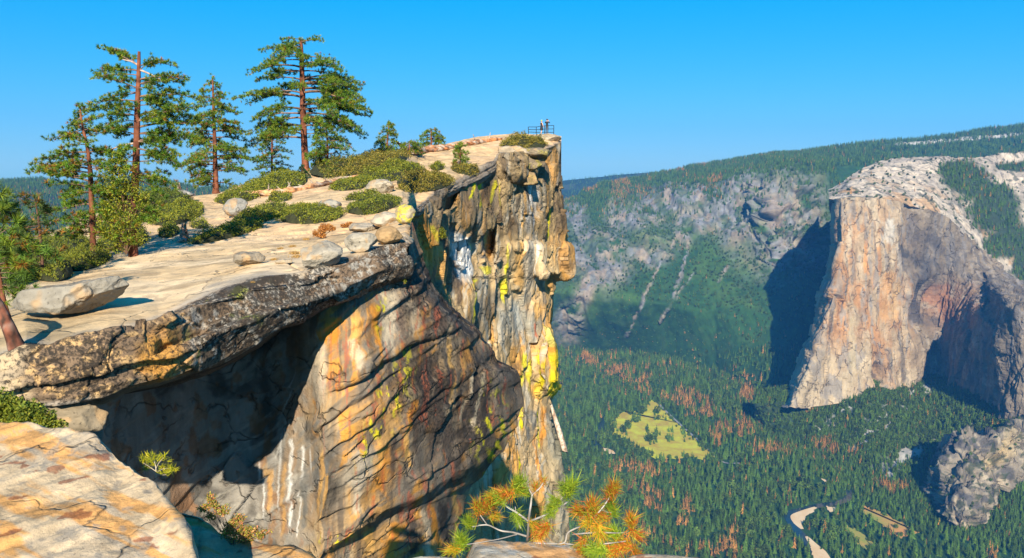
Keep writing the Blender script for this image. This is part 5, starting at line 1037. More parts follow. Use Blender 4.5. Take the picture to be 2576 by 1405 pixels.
# ---- plants of the foreground
def needle_pine(name, label, Y, branches, clusters, base, seed, needle_w=0.017, K=300, barkc=(0.34, 0.31, 0.285), jy=0.25):
    r = RS(seed); m = mpp(Y); b = D(base[0], base[1], Y); root = empty(name, b.tolist(), label, 'pine tree'); T_ = []; C_ = []
    def pos(x, y): return D(x, y, Y + jy * vnoise(np.array([[x / 60.0, y / 60.0, seed]]), 5)[0])
    for k, (pts, r0, r1) in enumerate(branches):
        P = np.array([pos(*q) for q in pts]); n = 7 * len(pts); ti = np.linspace(0, len(pts) - 1, n); Q = crom(P, ti) + np.cumsum(r.randn(n, 3) * .25 * m, 0) * .3
        tube_obj('trunk' if k == 0 else 'branch', [(Q - b, np.linspace(r0, r1, n) * m * .6)], barkc, M_BARK, root, 8, seed + k, 0.5)
    pals = {'g': [(0.16, 0.24, 0.015), (0.11, 0.19, 0.015), (0.24, 0.28, 0.015)], 'o': [(0.42, 0.11, 0.012), (0.46, 0.20, 0.015), (0.30, 0.07, 0.012), (0.30, 0.27, 0.02), (0.16, 0.20, 0.015)], 'm': [(0.5, 0.2, 0.015), (0.2, 0.24, 0.015), (0.36, 0.28, 0.015)], 'y': [(0.36, 0.36, 0.012), (0.26, 0.30, 0.012), (0.46, 0.40, 0.015)]}
    for (x, y, kind, rad) in clusters:
        c = pos(x, y) - b; k = int(K * (rad / 28.0) ** 1.2); near = min(((np.hypot(x - q[-1][0], y - q[-1][1]), q) for q, _, _ in branches), key=lambda z: z[0])[1]
        dv = np.array([x - near[-1][0], 0, -(y - near[-1][1])], float) * .5 + np.array([0, 0, 6.0]); dv /= np.linalg.norm(dv)
        cc = c + dv * (r.rand(k, 1) - .5) * rad * .9 * m + r.randn(k, 3) * rad * .16 * m
        t, C = tufts(cc, np.tile(dv, (k, 1)), r.uniform(.6, 1.25, k) * rad * m, np.array(pals[kind])[r.randint(0, len(pals[kind]), k)], 1, r, needle_w * 1.7, .62)
        T_.append(t); C_.append(C)
    tris_mesh('needles', np.concatenate(T_), np.concatenate(C_), M_LEAF, root); return root
needle_pine('dwarf_pine', 'dwarf pine with silver-grey branches and green and orange needles at the bottom edge', 6.5,
    [([(1326, 1366), (1329, 1335), (1331, 1301), (1336, 1268), (1340, 1240)], 6, 4), ([(1340, 1242), (1356, 1230), (1368, 1212)], 4, 2.5), ([(1338, 1245), (1330, 1225), (1329, 1208)], 3.5, 2), ([(1330, 1312), (1301, 1291), (1271, 1271), (1276, 1250), (1294, 1234)], 4.5, 2.5),
     ([(1326, 1350), (1290, 1340), (1258, 1335), (1225, 1321), (1187, 1326)], 4.5, 2.5), ([(1226, 1322), (1212, 1302), (1205, 1290)], 3, 2), ([(1333, 1312), (1372, 1296), (1402, 1281), (1430, 1262)], 4.5, 3), ([(1402, 1281), (1408, 1262), (1425, 1240)], 3, 2),
     ([(1330, 1366), (1375, 1368), (1418, 1367), (1430, 1340), (1476, 1317), (1512, 1282), (1534, 1250)], 4.5, 2.5), ([(1476, 1317), (1468, 1300), (1490, 1285)], 3, 2), ([(1440, 1345), (1499, 1340), (1569, 1340), (1588, 1325)], 3.5, 2), ([(1420, 1368), (1470, 1372), (1540, 1366), (1580, 1360)], 3.5, 2), ([(1310, 1330), (1300, 1305), (1296, 1275)], 3, 1.6), ([(1300, 1345), (1240, 1360), (1165, 1372)], 3, 1.6), ([(1512, 1282), (1530, 1290), (1545, 1288)], 2.5, 1.5)],
    [(1432, 1232, 'g', 36), (1424, 1242, 'g', 32), (1402, 1262, 'g', 26), (1394, 1278, 'g', 26), (1346, 1228, 'o', 22), (1368, 1214, 'o', 18), (1304, 1224, 'g', 34), (1296, 1232, 'm', 28), (1278, 1244, 'o', 32), (1228, 1272, 'o', 38), (1204, 1284, 'o', 34), (1182, 1318, 'g', 30), (1162, 1368, 'g', 34), (1146, 1384, 'm', 30), (1300, 1300, 'g', 30),
     (1340, 1318, 'm', 26), (1372, 1330, 'o', 32), (1350, 1342, 'o', 28), (1260, 1260, 'g', 30), (1244, 1248, 'm', 24), (1541, 1236, 'o', 32), (1534, 1250, 'o', 28), (1490, 1283, 'o', 36), (1541, 1286, 'g', 32), (1462, 1288, 'o', 32), (1504, 1330, 'm', 36), (1550, 1346, 'g', 34), (1588, 1317, 'o', 32), (1596, 1342, 'o', 30), (1578, 1372, 'o', 36),
     (1467, 1368, 'o', 36), (1504, 1384, 'g', 38), (1600, 1392, 'o', 28), (1384, 1292, 'g', 24), (1412, 1380, 'm', 26), (1440, 1388, 'o', 28), (1546, 1386, 'o', 34), (1240, 1300, 'm', 26), (1320, 1240, 'g', 26), (1480, 1310, 'm', 28), (1520, 1300, 'o', 30)], (1326, 1366), 81)
needle_pine('pine_seedling', 'yellow-green pine seedling on the shadowed edge of the rock slab', 4.75, [([(392, 1202), (392, 1180), (388, 1160)], 2.2, 1.4), ([(392, 1190), (412, 1180), (430, 1180)], 1.8, 1), ([(392, 1186), (372, 1172), (360, 1165)], 1.8, 1), ([(391, 1182), (400, 1165), (412, 1152)], 1.8, 1), ([(392, 1190), (402, 1195), (420, 1194)], 1.5, 1)],
    [(388, 1152, 'y', 17), (376, 1150, 'y', 16), (362, 1162, 'y', 17), (400, 1156, 'y', 17), (414, 1150, 'y', 15), (430, 1180, 'y', 18), (420, 1192, 'y', 16), (366, 1178, 'y', 15), (410, 1172, 'y', 15), (438, 1184, 'y', 13), (358, 1152, 'y', 13), (386, 1168, 'y', 15), (404, 1190, 'y', 13), (372, 1164, 'y', 15), (424, 1160, 'y', 10)], (392, 1204), 82, K=110, needle_w=0.03, barkc=(0.40, 0.34, 0.25), jy=0.08)
RED = [(0.44, 0.16, 0.06), (0.30, 0.26, 0.03), (0.22, 0.22, 0.03), (0.50, 0.26, 0.10), (0.26, 0.24, 0.04)]
leafy('red_shrub', 'straggling shrub with reddish and yellow-green leaves rising from the lower rock ledge', 4.25, [(530, 1255, 14, 18), (560, 1285, 22, 16), (515, 1278, 18, 12), (540, 1270, 16, 12), (600, 1305, 20, 14), (585, 1320, 18, 16), (575, 1340, 24, 18), (640, 1335, 22, 12), (615, 1335, 22, 16), (665, 1340, 16, 9), (605, 1352, 26, 16), (655, 1350, 14, 10), (530, 1300, 16, 12), (625, 1350, 22, 14)], (590, 1385), 83, RED, 800, 3.6, 'shrub', depth=0.8)
leafy('green_bush', 'dense small-leaved green bush at the left edge under the dark overhang', 5.8, [(0, 1020, 50, 40), (60, 1035, 50, 36), (110, 1055, 36, 26), (145, 1070, 24, 16), (30, 1060, 60, 24), (85, 1066, 50, 20), (-50, 1020, 50, 46)], (40, 1092), 84, [(0.17, 0.20, 0.018), (0.12, 0.16, 0.018), (0.22, 0.22, 0.02), (0.08, 0.12, 0.016)], 900, 4.6, 'bush', depth=0.7)
for k, (x, y, Y, s) in enumerate([(1112, 585, 60, 13), (1016, 704, 21.7, 8)]):
    leafy('green_shrub', ['small green plant in a yellow crack of the rear wall', 'tiny green plant in the crack under the right end of the slab'][k], Y - 1.8, [(x, y, s * .7, s), (x + 3, y + s * .7, s * .6, s * .6)], (x, y + s * 1.4), 90 + k, MANZ, 3500, 2.2, 'plant')
for k, (x, y) in enumerate([(1182, 1338), (1195, 1345)]):
    pass

# ================================================================== lookout: railing and two people
M_STEEL = plain('painted_steel', (0.03, 0.05, 0.06), 0.45, 0.6)
def railing():
    P = [(1329, 337, 320, 89.0), (1349, 338, 320, 90.0), (1370, 339, 317, 90.6), (1393, 339.5, 316, 89.8)]
    b = D(P[0][0], P[0][1], P[0][3]); root = empty('railing', b.tolist(), 'thin dark metal railing at the edge of the lookout', 'railing')
    for (x, yb, yt, Y) in P:
        a, c = D(x, yb + 3, Y), D(x, yb + 3, Y); c[2] = D(x, yt, Y)[2]; v, f = tube([(np.array([a, (a + c) / 2, c]) - b, np.full(3, .038))], 8); link('post', mesh_from('post', v, f, M_STEEL), root)
    for fr in (1.0, 0.62, 0.25):
        for k in range(3):
            q = []
            for (x, yb, yt, Y) in (P[k], P[k + 1]): q.append(D(x, yb + (yt - yb) * fr, Y))
            v, f = tube([(np.array([q[0], (q[0] + q[1]) / 2, q[1]]) - b, np.full(3, .03))], 8); link('rail', mesh_from('rail', v, f, M_STEEL), root)
railing()
def skin_mesh(verts, edges, radii, sub=2):
    """one continuous figure grown from a skeleton; root is vertex 0"""
    me = bpy.data.meshes.new('skeleton'); me.from_pydata([tuple(v) for v in verts], edges, []); o = bpy.data.objects.new('skeleton', me); COL.objects.link(o)
    o.modifiers.new('skin', 'SKIN'); sk = me.skin_vertices[0].data if me.skin_vertices else me.attributes
    if not me.skin_vertices:
        bpy.context.view_layer.objects.active = o; bpy.ops.mesh.customdata_skin_add()
    for i, rr in enumerate(radii):
        rr = rr if isinstance(rr, (tuple, list)) else (rr, rr); me.skin_vertices[0].data[i].radius = rr
    me.skin_vertices[0].data[0].use_root = True
    s = o.modifiers.new('sub', 'SUBSURF'); s.levels = sub; s.render_levels = sub
    dg = bpy.context.evaluated_depsgraph_get(); out = bpy.data.meshes.new_from_object(o.evaluated_get(dg)); bpy.data.objects.remove(o); return out
M_SKIN = plain('skin', (0.55, 0.30, 0.20), 0.6, var=0.05); M_BLACK = plain('black_cloth', (0.012, 0.012, 0.014), 0.8); M_DGREY = plain('dark_trousers', (0.05, 0.05, 0.055), 0.85)
M_CAP = plain('lime_cap', (0.45, 0.55, 0.08), 0.7); M_HAIR = plain('brown_hair', (0.04, 0.022, 0.012), 0.7); M_SHOE = plain('shoe', (0.35, 0.33, 0.32), 0.7)
def person(label, x, yb, Y, H, face, pose):
    b = D(x, yb, Y); root = empty('person', b.tolist(), label, 'person'); root.rotation_euler = (0, 0, face); k = H / 1.75
    V_ = []; E = []; R = []
    def add(p, r, par=None):
        V_.append((p[0] * k, p[1] * k, p[2] * k)); R.append(tuple(q * k for q in r) if isinstance(r, tuple) else r * k)
        if par is not None: E.append((par, len(V_) - 1))
        return len(V_) - 1
    pel = add((0, 0, .95), (.15, .10)); wa = add((0, 0, 1.10), (.125, .09), pel); ch = add((0, -.01, 1.30), (.16, .10), wa); nk0 = add((0, 0, 1.43), (.075, .07), ch); nk = add((0, -.01, 1.50), .052, nk0)
    hd = add((0, -.025, 1.60), (.075, .09), nk); add((0, -.015, 1.70), (.065, .08), hd)
    for s in (-1, 1):
        hp = add((s * .095, 0, .88), .085, pel); kn = add((s * .10, -.02 - pose['step'] * s * .5, .50), .058, hp); ck = add((s * .10, .02 - pose['step'] * s * .8, .33), .055, kn); an = add((s * .10, .02 - pose['step'] * s, .09), .036, ck); add((s * .11, -.10 - pose['step'] * s, .035), (.035, .03), an)
        sh = add((s * .19, 0, 1.41), .06, ch); el, wr = pose['arms'][0 if s < 0 else 1]
        e = add(el, .045, sh); w_ = add(wr, .03, e); d = np.array(wr) - np.array(el); d = d / np.linalg.norm(d)
        pm = add(tuple(np.array(wr) + d * .07), (.036, .02), w_); sd_ = np.cross(d, (0, 1, 0.2)); sd_ /= np.linalg.norm(sd_); bend = np.array([0, -.012, -.012])
        for q, ln in zip((-.027, -.009, .009, .027), (.055, .065, .062, .048)):
            a = np.array(wr) + d * .105 + sd_ * q; f1 = add(tuple(a), .009, pm); f2 = add(tuple(a + d * ln * .55 + bend), .008, f1); add(tuple(a + d * ln + bend * 2.6), .007, f2)
        a = np.array(wr) + d * .05 + sd_ * (-.04 * s); t1 = add(tuple(a), .010, pm); add(tuple(a + d * .035 + sd_ * (-.02 * s)), .008, t1)
    body = skin_mesh(V_, E, R); body.materials.clear(); mats = pose['mats']
    for m_ in mats: body.materials.append(m_)
    for p in body.polygons:
        c = p.center / k; p.use_smooth = True; p.material_index = pose['zone'](c)
    link('body', body, root)
    for nm, mt, (cx, cy, cz, sx, sy, sz) in [('nose', M_SKIN, (0, -.118, 1.615, .014, .02, .022)), ('ear', M_SKIN, (-.077, -.01, 1.62, .012, .022, .032)), ('ear', M_SKIN, (.077, -.01, 1.62, .012, .022, .032)),
                                        ('eye', M_HAIR, (-.03, -.104, 1.645, .011, .011, .011)), ('eye', M_HAIR, (.03, -.104, 1.645, .011, .011, .011)), ('mouth', M_HAIR, (0, -.1, 1.565, .02, .008, .006))]:
        bm = bmesh.new(); bmesh.ops.create_icosphere(bm, subdivisions=2, radius=1, matrix=Matrix.Translation((cx * k, cy * k, cz * k)) @ Matrix.Diagonal((sx * k, sy * k, sz * k, 1)))
        me = bpy.data.meshes.new(nm); bm.to_mesh(me); bm.free(); me.materials.append(mt); link(nm, me, root)
    bm = bmesh.new(); bmesh.ops.create_uvsphere(bm, u_segments=20, v_segments=14, radius=1, matrix=Matrix.Translation((0, .004 * k, 1.665 * k)) @ Matrix.Diagonal((.088 * k, .108 * k, .09 * k, 1)))
    bmesh.ops.delete(bm, geom=[v for v in bm.verts if v.co.z < 1.655 * k and v.co.y < .02 * k or v.co.z < 1.57 * k], context='VERTS')
    me = bpy.data.meshes.new('hair'); bm.to_mesh(me); bm.free(); me.materials.append(M_HAIR); link('hair', me, root)
    if pose.get('cap'):
        bm = bmesh.new(); bmesh.ops.create_uvsphere(bm, u_segments=20, v_segments=14, radius=1, matrix=Matrix.Translation((0, -.004 * k, 1.69 * k)) @ Matrix.Diagonal((.098 * k, .116 * k, .088 * k, 1)))
        bmesh.ops.delete(bm, geom=[v for v in bm.verts if v.co.z < 1.675 * k], context='VERTS')
        bmesh.ops.create_cone(bm, cap_ends=True, segments=18, radius1=.085 * k, radius2=.08 * k, depth=.012 * k, matrix=Matrix.Translation((0, -.12 * k, 1.685 * k)))
        me = bpy.data.meshes.new('cap'); bm.to_mesh(me); bm.free(); me.materials.append(M_CAP); link('cap', me, root)
    if pose.get('skirt'):
        v = []; n = 20
        for z, rx, ry in [(1.12, .135, .105), (1.0, .165, .135), (.8, .19, .165), (.56, .21, .185)]:
            for j in range(n):
                th = 2 * math.pi * j / n; w_ = 1 + .05 * math.sin(5 * th); v.append((rx * w_ * math.cos(th) * k, ry * w_ * math.sin(th) * k, z * k))
        f = [[i * n + j, i * n + (j + 1) % n, (i + 1) * n + (j + 1) % n, (i + 1) * n + j] for i in range(3) for j in range(n)]; link('skirt', mesh_from('skirt', np.array(v), np.array(f), M_BLACK), root)
    if pose.get('camera'):
        bm = bmesh.new(); bmesh.ops.create_cube(bm, size=1, matrix=Matrix.Translation((0, -.24 * k, 1.63 * k)) @ Matrix.Diagonal((.14 * k, .05 * k, .085 * k, 1))); bmesh.ops.create_cone(bm, cap_ends=True, segments=16, radius1=.035 * k, radius2=.035 * k, depth=.07 * k, matrix=Matrix.Translation((0, -.29 * k, 1.63 * k)) @ Matrix.Rotation(math.pi / 2, 4, 'X'))
        me = bpy.data.meshes.new('camera_body'); bm.to_mesh(me); bm.free(); me.materials.append(M_BLACK); o = link('camera_in_hand', me); o.matrix_world = Matrix.Translation(Vector(b.tolist())) @ Matrix.Rotation(face, 4, 'Z'); tag(o, 'small black camera held up to the face of the person in black', 'camera')
    return root
def zone_m(c): return 0 if (c.z > 1.47) else (2 if c.z < .09 else (3 if c.z < .96 else (0 if (c.y < -.2 and c.z > 1.5) else 1)))
def zone_w(c): return 0 if (c.z > 1.44 or abs(c.x) > .19 or c.z < .95) and c.z > .07 else (2 if c.z < .07 else 1)
person('person in black top and dark trousers raising a camera at the railing', 1376, 339.5, 89.3, 1.72, math.radians(160), {'step': .04, 'arms': [((-.27, -.16, 1.28), (-.11, -.22, 1.52)), ((.27, -.16, 1.28), (.11, -.22, 1.52))], 'mats': [M_SKIN, M_BLACK, M_SHOE, M_DGREY], 'zone': zone_m, 'camera': True})
person('person in lime cap and black dress standing at the railing', 1362, 340.5, 89.2, 1.62, math.radians(120), {'step': .09, 'arms': [((-.24, -.02, 1.16), (-.20, -.17, .97)), ((.24, -.04, 1.16), (.16, -.22, 1.08))], 'mats': [M_SKIN, M_BLACK, M_SHOE], 'zone': zone_w, 'cap': True, 'skirt': True})

# ================================================================== valley: meadow, road, river and forest
def Z8(x, y): return 1383.6 + x * 0.4628, 817.6 + y * 0.4628
def floor_poly(name, pts, z, mat, kind='structure', jag=3, seed=0):
    r = RS(seed); q = np.array(pts, float); out = []
    for i in range(len(q)):
        a, b = q[i], q[(i + 1) % len(q)]
        for t in np.linspace(0, 1, 8)[:-1]: out.append(a + (b - a) * t + r.randn(2) * jag * (0.25 if t == 0 else 1))
    out = np.array(out); X = D(out[:, 0], out[:, 1], YofZ(out[:, 1], z)); me = bpy.data.meshes.new(name); me.from_pydata([tuple(v) for v in X.tolist()], [], [list(range(len(X)))])
    me.materials.append(mat); o = link(name, me)
    if sum((X[i, 0] * X[(i + 1) % len(X), 1] - X[(i + 1) % len(X), 0] * X[i, 1]) for i in range(len(X))) < 0: me.flip_normals()
    o['kind'] = kind; return out
def ribbon(name, pts, width, z, mat, n=60):
    q = np.array(pts, float); P = D(q[:, 0], q[:, 1], YofZ(q[:, 1], z)); Q = crom(P, np.linspace(0, len(P) - 1, n)); t = np.gradient(Q, axis=0); t /= np.linalg.norm(t, axis=1, keepdims=True)
    s = np.stack([-t[:, 1], t[:, 0], t[:, 0] * 0], -1); wd = np.interp(np.linspace(0, 1, n), np.linspace(0, 1, len(width)), width)[:, None] if isinstance(width, list) else width
    v = np.concatenate([Q - s * wd / 2, Q + s * wd / 2]); v[:, 2] = z; i = np.arange(n - 1); f = np.stack([i, i + 1, i + n + 1, i + n], -1)[:, ::-1]
    e = v[f[0]]; 
    if np.cross(e[1] - e[0], e[2] - e[0])[2] < 0: f = f[:, ::-1]
    o = link(name, mesh_from(name, v, f, mat)); o['kind'] = 'structure'; return proj(Q)
def ground_mat(name, a, b, sc):
    n = N(name); out = n('OutputMaterial'); bs = n('BsdfPrincipled'); bs.inputs['Roughness'].default_value = .95; tc = n('TexCoord'); t = n('TexNoise', i_Scale=sc, i_Detail=8.0, i_Roughness=.7); n.l(tc.outputs['Object'], t.inputs['Vector'])
    mr = n('MapRange', p1=.38, p2=.62); n.l(t.outputs[0], mr.inputs[0]); mx = n('Mix', data_type='RGBA'); n.l(mr.outputs[0], mx.inputs[0]); mx.inputs[6].default_value = (*a, 1); mx.inputs[7].default_value = (*b, 1); n.l(mx.outputs[2], bs.inputs['Base Color']); n.l(bs.outputs[0], out.inputs[0]); return n.m
M_MEAD = ground_mat('meadow_grass', (0.46, 0.46, 0.012), (0.36, 0.24, 0.02), 0.016); M_SAND = ground_mat('river_sand', (0.58, 0.38, 0.19), (0.64, 0.47, 0.28), 0.02); M_DRYM = ground_mat('dry_meadow', (0.50, 0.22, 0.06), (0.22, 0.24, 0.03), 0.01)
M_ROAD = plain('road_asphalt', (0.20, 0.20, 0.20), .9, scale=.05); M_WATER = plain('river_water', (0.012, 0.03, 0.035), .12, scale=.02)
ZG = -1050.0
mead = floor_poly('meadow', [Z8(*p) for p in [(545, 415), (600, 432), (640, 490), (700, 545), (760, 592), (820, 645), (870, 690), (925, 742), (880, 738), (800, 715), (700, 727), (560, 722), (500, 690), (440, 660), (400, 612), (340, 590), (330, 540), (370, 495), (400, 468), (450, 478), (520, 440)]], ZG + .5, M_MEAD, jag=3.2, seed=1)
dry = floor_poly('meadow', [Z8(*p) for p in [(1690, 985), (1740, 990), (1850, 1040), (1960, 1100), (2010, 1130), (1960, 1140), (1900, 1160), (1850, 1110), (1760, 1060), (1700, 1020)]], ZG + .5, M_DRYM, jag=2, seed=2)
dry2 = floor_poly('meadow', [Z8(*p) for p in [(1590, 1080), (1640, 1100), (1720, 1150), (1790, 1220), (1740, 1230), (1660, 1180), (1600, 1130)]], ZG + .5, M_DRYM, jag=2, seed=3)
s1 = floor_poly('sandbank', [Z8(*p) for p in [(1310, 1045), (1360, 1015), (1420, 1000), (1440, 1012), (1390, 1040), (1380, 1075), (1350, 1085), (1325, 1080)]], ZG + .8, M_SAND, jag=.8, seed=4)
s2 = floor_poly('sandbank', [Z8(*p) for p in [(1410, 1190), (1450, 1200), (1490, 1240), (1510, 1290), (1440, 1290), (1425, 1240)]], ZG + .8, M_SAND, jag=.8, seed=5)
s3 = floor_poly('sandbank', [Z8(*p) for p in [(1475, 835), (1500, 838), (1518, 855), (1495, 858)]], ZG + .8, M_SAND, jag=.6, seed=6)
s4 = floor_poly('sandbank', [Z8(*p) for p in [(290, 668), (340, 680), (355, 700), (320, 702), (295, 685)]], ZG + .8, M_SAND, jag=.6, seed=7)
s5 = floor_poly('sandbank', [Z8(*p) for p in [(1500, 985), (1560, 990), (1562, 1015), (1520, 1018)]], ZG + .8, M_SAND, jag=.6, seed=8)
M_SAND2 = M_SAND
sb = ribbon('sandbank', [Z8(*p) for p in [(1445, 992), (1385, 1016), (1335, 1042), (1345, 1078), (1372, 1110)]], [10, 22, 28, 22, 8], ZG + .9, M_SAND)
sb2 = ribbon('sandbank', [Z8(*p) for p in [(1395, 1150), (1430, 1192), (1470, 1232), (1500, 1275), (1520, 1310)]], [8, 22, 30, 28, 22], ZG + .9, M_SAND)
rd = ribbon('road', [Z8(*p) for p in [(575, 415), (640, 478), (720, 552), (800, 622), (860, 675), (940, 745), (1030, 752)]], 9.0, ZG + 1.0, M_ROAD)
rv1 = ribbon('river', [Z8(*p) for p in [(380, 440), (300, 500), (272, 570), (247, 620), (262, 660), (300, 682), (355, 705)]], [14, 20, 24, 28, 26, 16], ZG + .65, M_WATER)
rv2 = ribbon('river', [Z8(*p) for p in [(1585, 860), (1625, 905), (1612, 950), (1540, 972), (1450, 985), (1380, 1003), (1305, 1022), (1300, 1050), (1330, 1100), (1385, 1165), (1450, 1240), (1480, 1300)]], [14, 22, 28, 26, 30, 26, 30, 26], ZG + .65, M_WATER)
# ---- conifers (unit height), living and dead
def conifer(seed, layers=7, dead=False, wide=0.17):
    r = RS(seed); T_ = []; C_ = []
    def tri(a, b, c, col): T_.append((a, b, c)); C_.append(col)
    for j in range(5):
        a0, a1 = 2 * math.pi * j / 5, 2 * math.pi * (j + 1) / 5; rr = .014
        tri((rr * math.cos(a0), rr * math.sin(a0), 0), (rr * math.cos(a1), rr * math.sin(a1), 0), (0, 0, .96), (0.10, 0.06, 0.04))
    for k in range(layers):
        u = k / (layers - 1); z = 0.10 + 0.84 * u; R = wide * (1 - u) ** 0.8 + .012; h = .20 * (1 - .55 * u); n = 9 if not dead else 6; off = r.rand() * 6
        for j in range(n):
            if r.rand() < (.34 if dead else .10): continue
            th = off + 2 * math.pi * (j + r.uniform(-.25, .25)) / n; rr = R * r.uniform(.72, 1.2); sw = (math.pi / n) * (1.05 if not dead else .7)
            tip = (rr * math.cos(th), rr * math.sin(th), z - h * .35 * r.uniform(.6, 1.3)); top = (0, 0, z + h * .65)
            l = (rr * .62 * math.cos(th - sw), rr * .62 * math.sin(th - sw), z - h * .1); q = (rr * .62 * math.cos(th + sw), rr * .62 * math.sin(th + sw), z - h * .1)
            sh = r.uniform(.75, 1.3); col = np.array((0.30, 0.145, 0.035) if dead else (0.046, 0.088, 0.012)) * sh
            tri(l, tip, top, col); tri(tip, q, top, col)
    return np.array(T_, float), np.array(C_)
M_CON = attr_mat('conifer_needles', 0.15, 0.05, 0.8, 0.0, 0.1, rand=0.55); M_DEAD = attr_mat('dead_conifer_needles', 0.15, 0.05, 0.9, 0.0, 0.05, rand=0.45)
def con_mesh(nm, seed, mat, **k):
    t, c = conifer(seed, **k); return mesh_from(nm, t.reshape(-1, 3), np.arange(len(t) * 3).reshape(-1, 3), mat, np.repeat(c, 3, 0), smooth=False)
def round_tree(seed):
    r = RS(seed); k = 90; p = r.randn(k, 3); p /= np.linalg.norm(p, axis=1, keepdims=True); p = p * (r.rand(k, 1) ** .3) * np.array([.42, .42, .40]) * (1 + .3 * vnoise(p * 2, seed))[:, None] + (0, 0, .58)
    t, c = leaves(p, r.uniform(.10, .2, k), np.array([(0.055, 0.09, 0.014)]) * r.uniform(.7, 1.3, (k, 1)), r); return mesh_from('broadleaf_tree', t.reshape(-1, 3), np.arange(len(t) * 3).reshape(-1, 3), M_CON, np.repeat(c, 3, 0), smooth=False)
CON = [con_mesh('conifer', 700 + k, M_CON, wide=[.20, .24, .28, .17][k]) for k in range(4)]; DED = [con_mesh('dead_conifer', 720 + k, M_DEAD, dead=True, wide=[.15, .19][k], layers=8) for k in range(2)]; RND = [round_tree(730), round_tree(731)]
def sample(S, n, seed, lo=0, hi=2640):
    r = RS(seed); P = S.P; a = P[:-1, :-1]; b = P[:-1, 1:]; c = P[1:, :-1]; d = P[1:, 1:]
    cr = np.cross(b - a, c - a); ar = np.linalg.norm(cr, axis=-1); ar = np.abs(cr[..., 2]) * 0.8 + ar * .2; pxc = S.px[:-1, :-1]; ar = ar * ((pxc > lo) & (pxc < hi)); w_ = (ar / ar.sum()).ravel()
    i = r.choice(len(w_), n, p=w_); u, v = r.rand(n, 1), r.rand(n, 1); A, B, C, Dd = (q.reshape(-1, 3)[i] for q in (a, b, c, d))
    p = A * (1 - u) * (1 - v) + B * u * (1 - v) + C * (1 - u) * v + Dd * u * v; steep = np.abs(cr[..., 2] / np.maximum(np.linalg.norm(cr, axis=-1), 1e-6)).ravel()[i]; x, y = proj(p); return p, x, y, steep
def inpoly(x, y, poly):
    w_ = n2(x, y, 9, 6, 88, 3); x = x + w_ * 7; y = y + w_ * 4; c = np.zeros(len(x), bool); n = len(poly)
    for i in range(n):
        x0, y0 = poly[i]; x1, y1 = poly[i - 1]; m = ((y0 > y) != (y1 > y)) & (x < (x1 - x0) * (y - y0) / (y1 - y0 + 1e-9) + x0); c ^= m
    return c
def near_line(x, y, q, d): 
    m = np.zeros(len(x), bool)
    for a, b in zip(*q): m |= (np.hypot(x - a, y - b) < d)
    return m
DB = [(360, 250, 70, 34), (500, 330, 45, 60), (410, 290, 30, 20), (740, 410, 110, 40), (820, 475, 90, 30), (1020, 560, 110, 40), (1180, 690, 100, 25), (480, 790, 130, 45), (490, 900, 70, 34), (560, 970, 60, 50), (760, 1010, 50, 45), (870, 1230, 160, 40), (1080, 300, 60, 20), (1060, 380, 40, 55), (1500, 660, 60, 50), (1850, 890, 70, 34),
      (1000, 1160, 40, 50), (540, 1140, 40, 30), (950, 1200, 60, 30), (1640, 690, 30, 20), (200, 200, 60, 30), (920, 620, 40, 40), (1400, 460, 40, 20), (720, 1080, 40, 30), (650, 830, 40, 20), (640, 1190, 40, 30), (2420, 1260, 50, 30)]
def deadprob(x, y):
    q = np.zeros(len(x)); zx, zy = (x - 1383.6) / .4628, (y - 817.6) / .4628; nz = n2(x, y, 22, 14, 41, 3)
    for (a, b, rx, ry_) in DB: q = np.maximum(q, blob(zx, zy, a, b, rx, ry_, 0, .5, nz * .5))
    q = q * 0.85; up_ = sst(560, 470, y) * sst(1980, 1800, x); q = np.maximum(q, up_ * sst(-.25, .45, n2(x, y, 40, 24, 43, 3)) * .6)
    q = np.maximum(q, sst(1000, 860, y) * sst(760, 860, y) * sst(-.1, .5, nz) * .4); return np.maximum(q, 0.035)
pts = []
p, x, y, st = sample(T, 68000, 1, 1395, 2100); keep = ~(inpoly(x, y, mead) | inpoly(x, y - 9, mead) | inpoly(x, y - 9, s1) | inpoly(x, y - 18, s1) | inpoly(x, y - 9, s2) | inpoly(x, y - 16, s2) | inpoly(x, y - 9, s3) | inpoly(x, y - 9, dry) | inpoly(x, y - 9, dry2) | inpoly(x, y - 9, s5) | near_line(x, y - 9, rv2, 6) | near_line(x, y - 8, rd, 4) | near_line(x, y, sb, 8) | near_line(x, y - 10, sb, 7) | near_line(x, y, sb2, 8) | near_line(x, y - 10, sb2, 7) | inpoly(x, y, dry) | inpoly(x, y, dry2) | inpoly(x, y, s1) | inpoly(x, y, s2) | inpoly(x, y, s3) | inpoly(x, y, s4) | inpoly(x, y, s5) | near_line(x, y, rd, 4) | near_line(x, y, rv1, 5) | near_line(x, y, rv2, 7))
rr_ = RS(5); rockm = t_rock(x, y, p); slope_zone = sst(900, 850, y) * sst(560, 600, y)
keep &= rr_.rand(len(x)) > np.maximum(rockm * .96, slope_zone * .5); keep &= (y < 1445); gp = n2(x, y, 13, 8, 66, 3); keep &= rr_.rand(len(x)) > .75 * sst(.12, .45, gp) * (y > 860)
p, x, y = p[keep], x[keep], y[keep]; hgt = np.where(y > 880, rr_.uniform(14, 42, len(x)) * (1 + .4 * n2(x, y, 30, 16, 61, 3)), rr_.uniform(13, 26, len(x))) * np.where(y < 540, 1.25, 1.0)
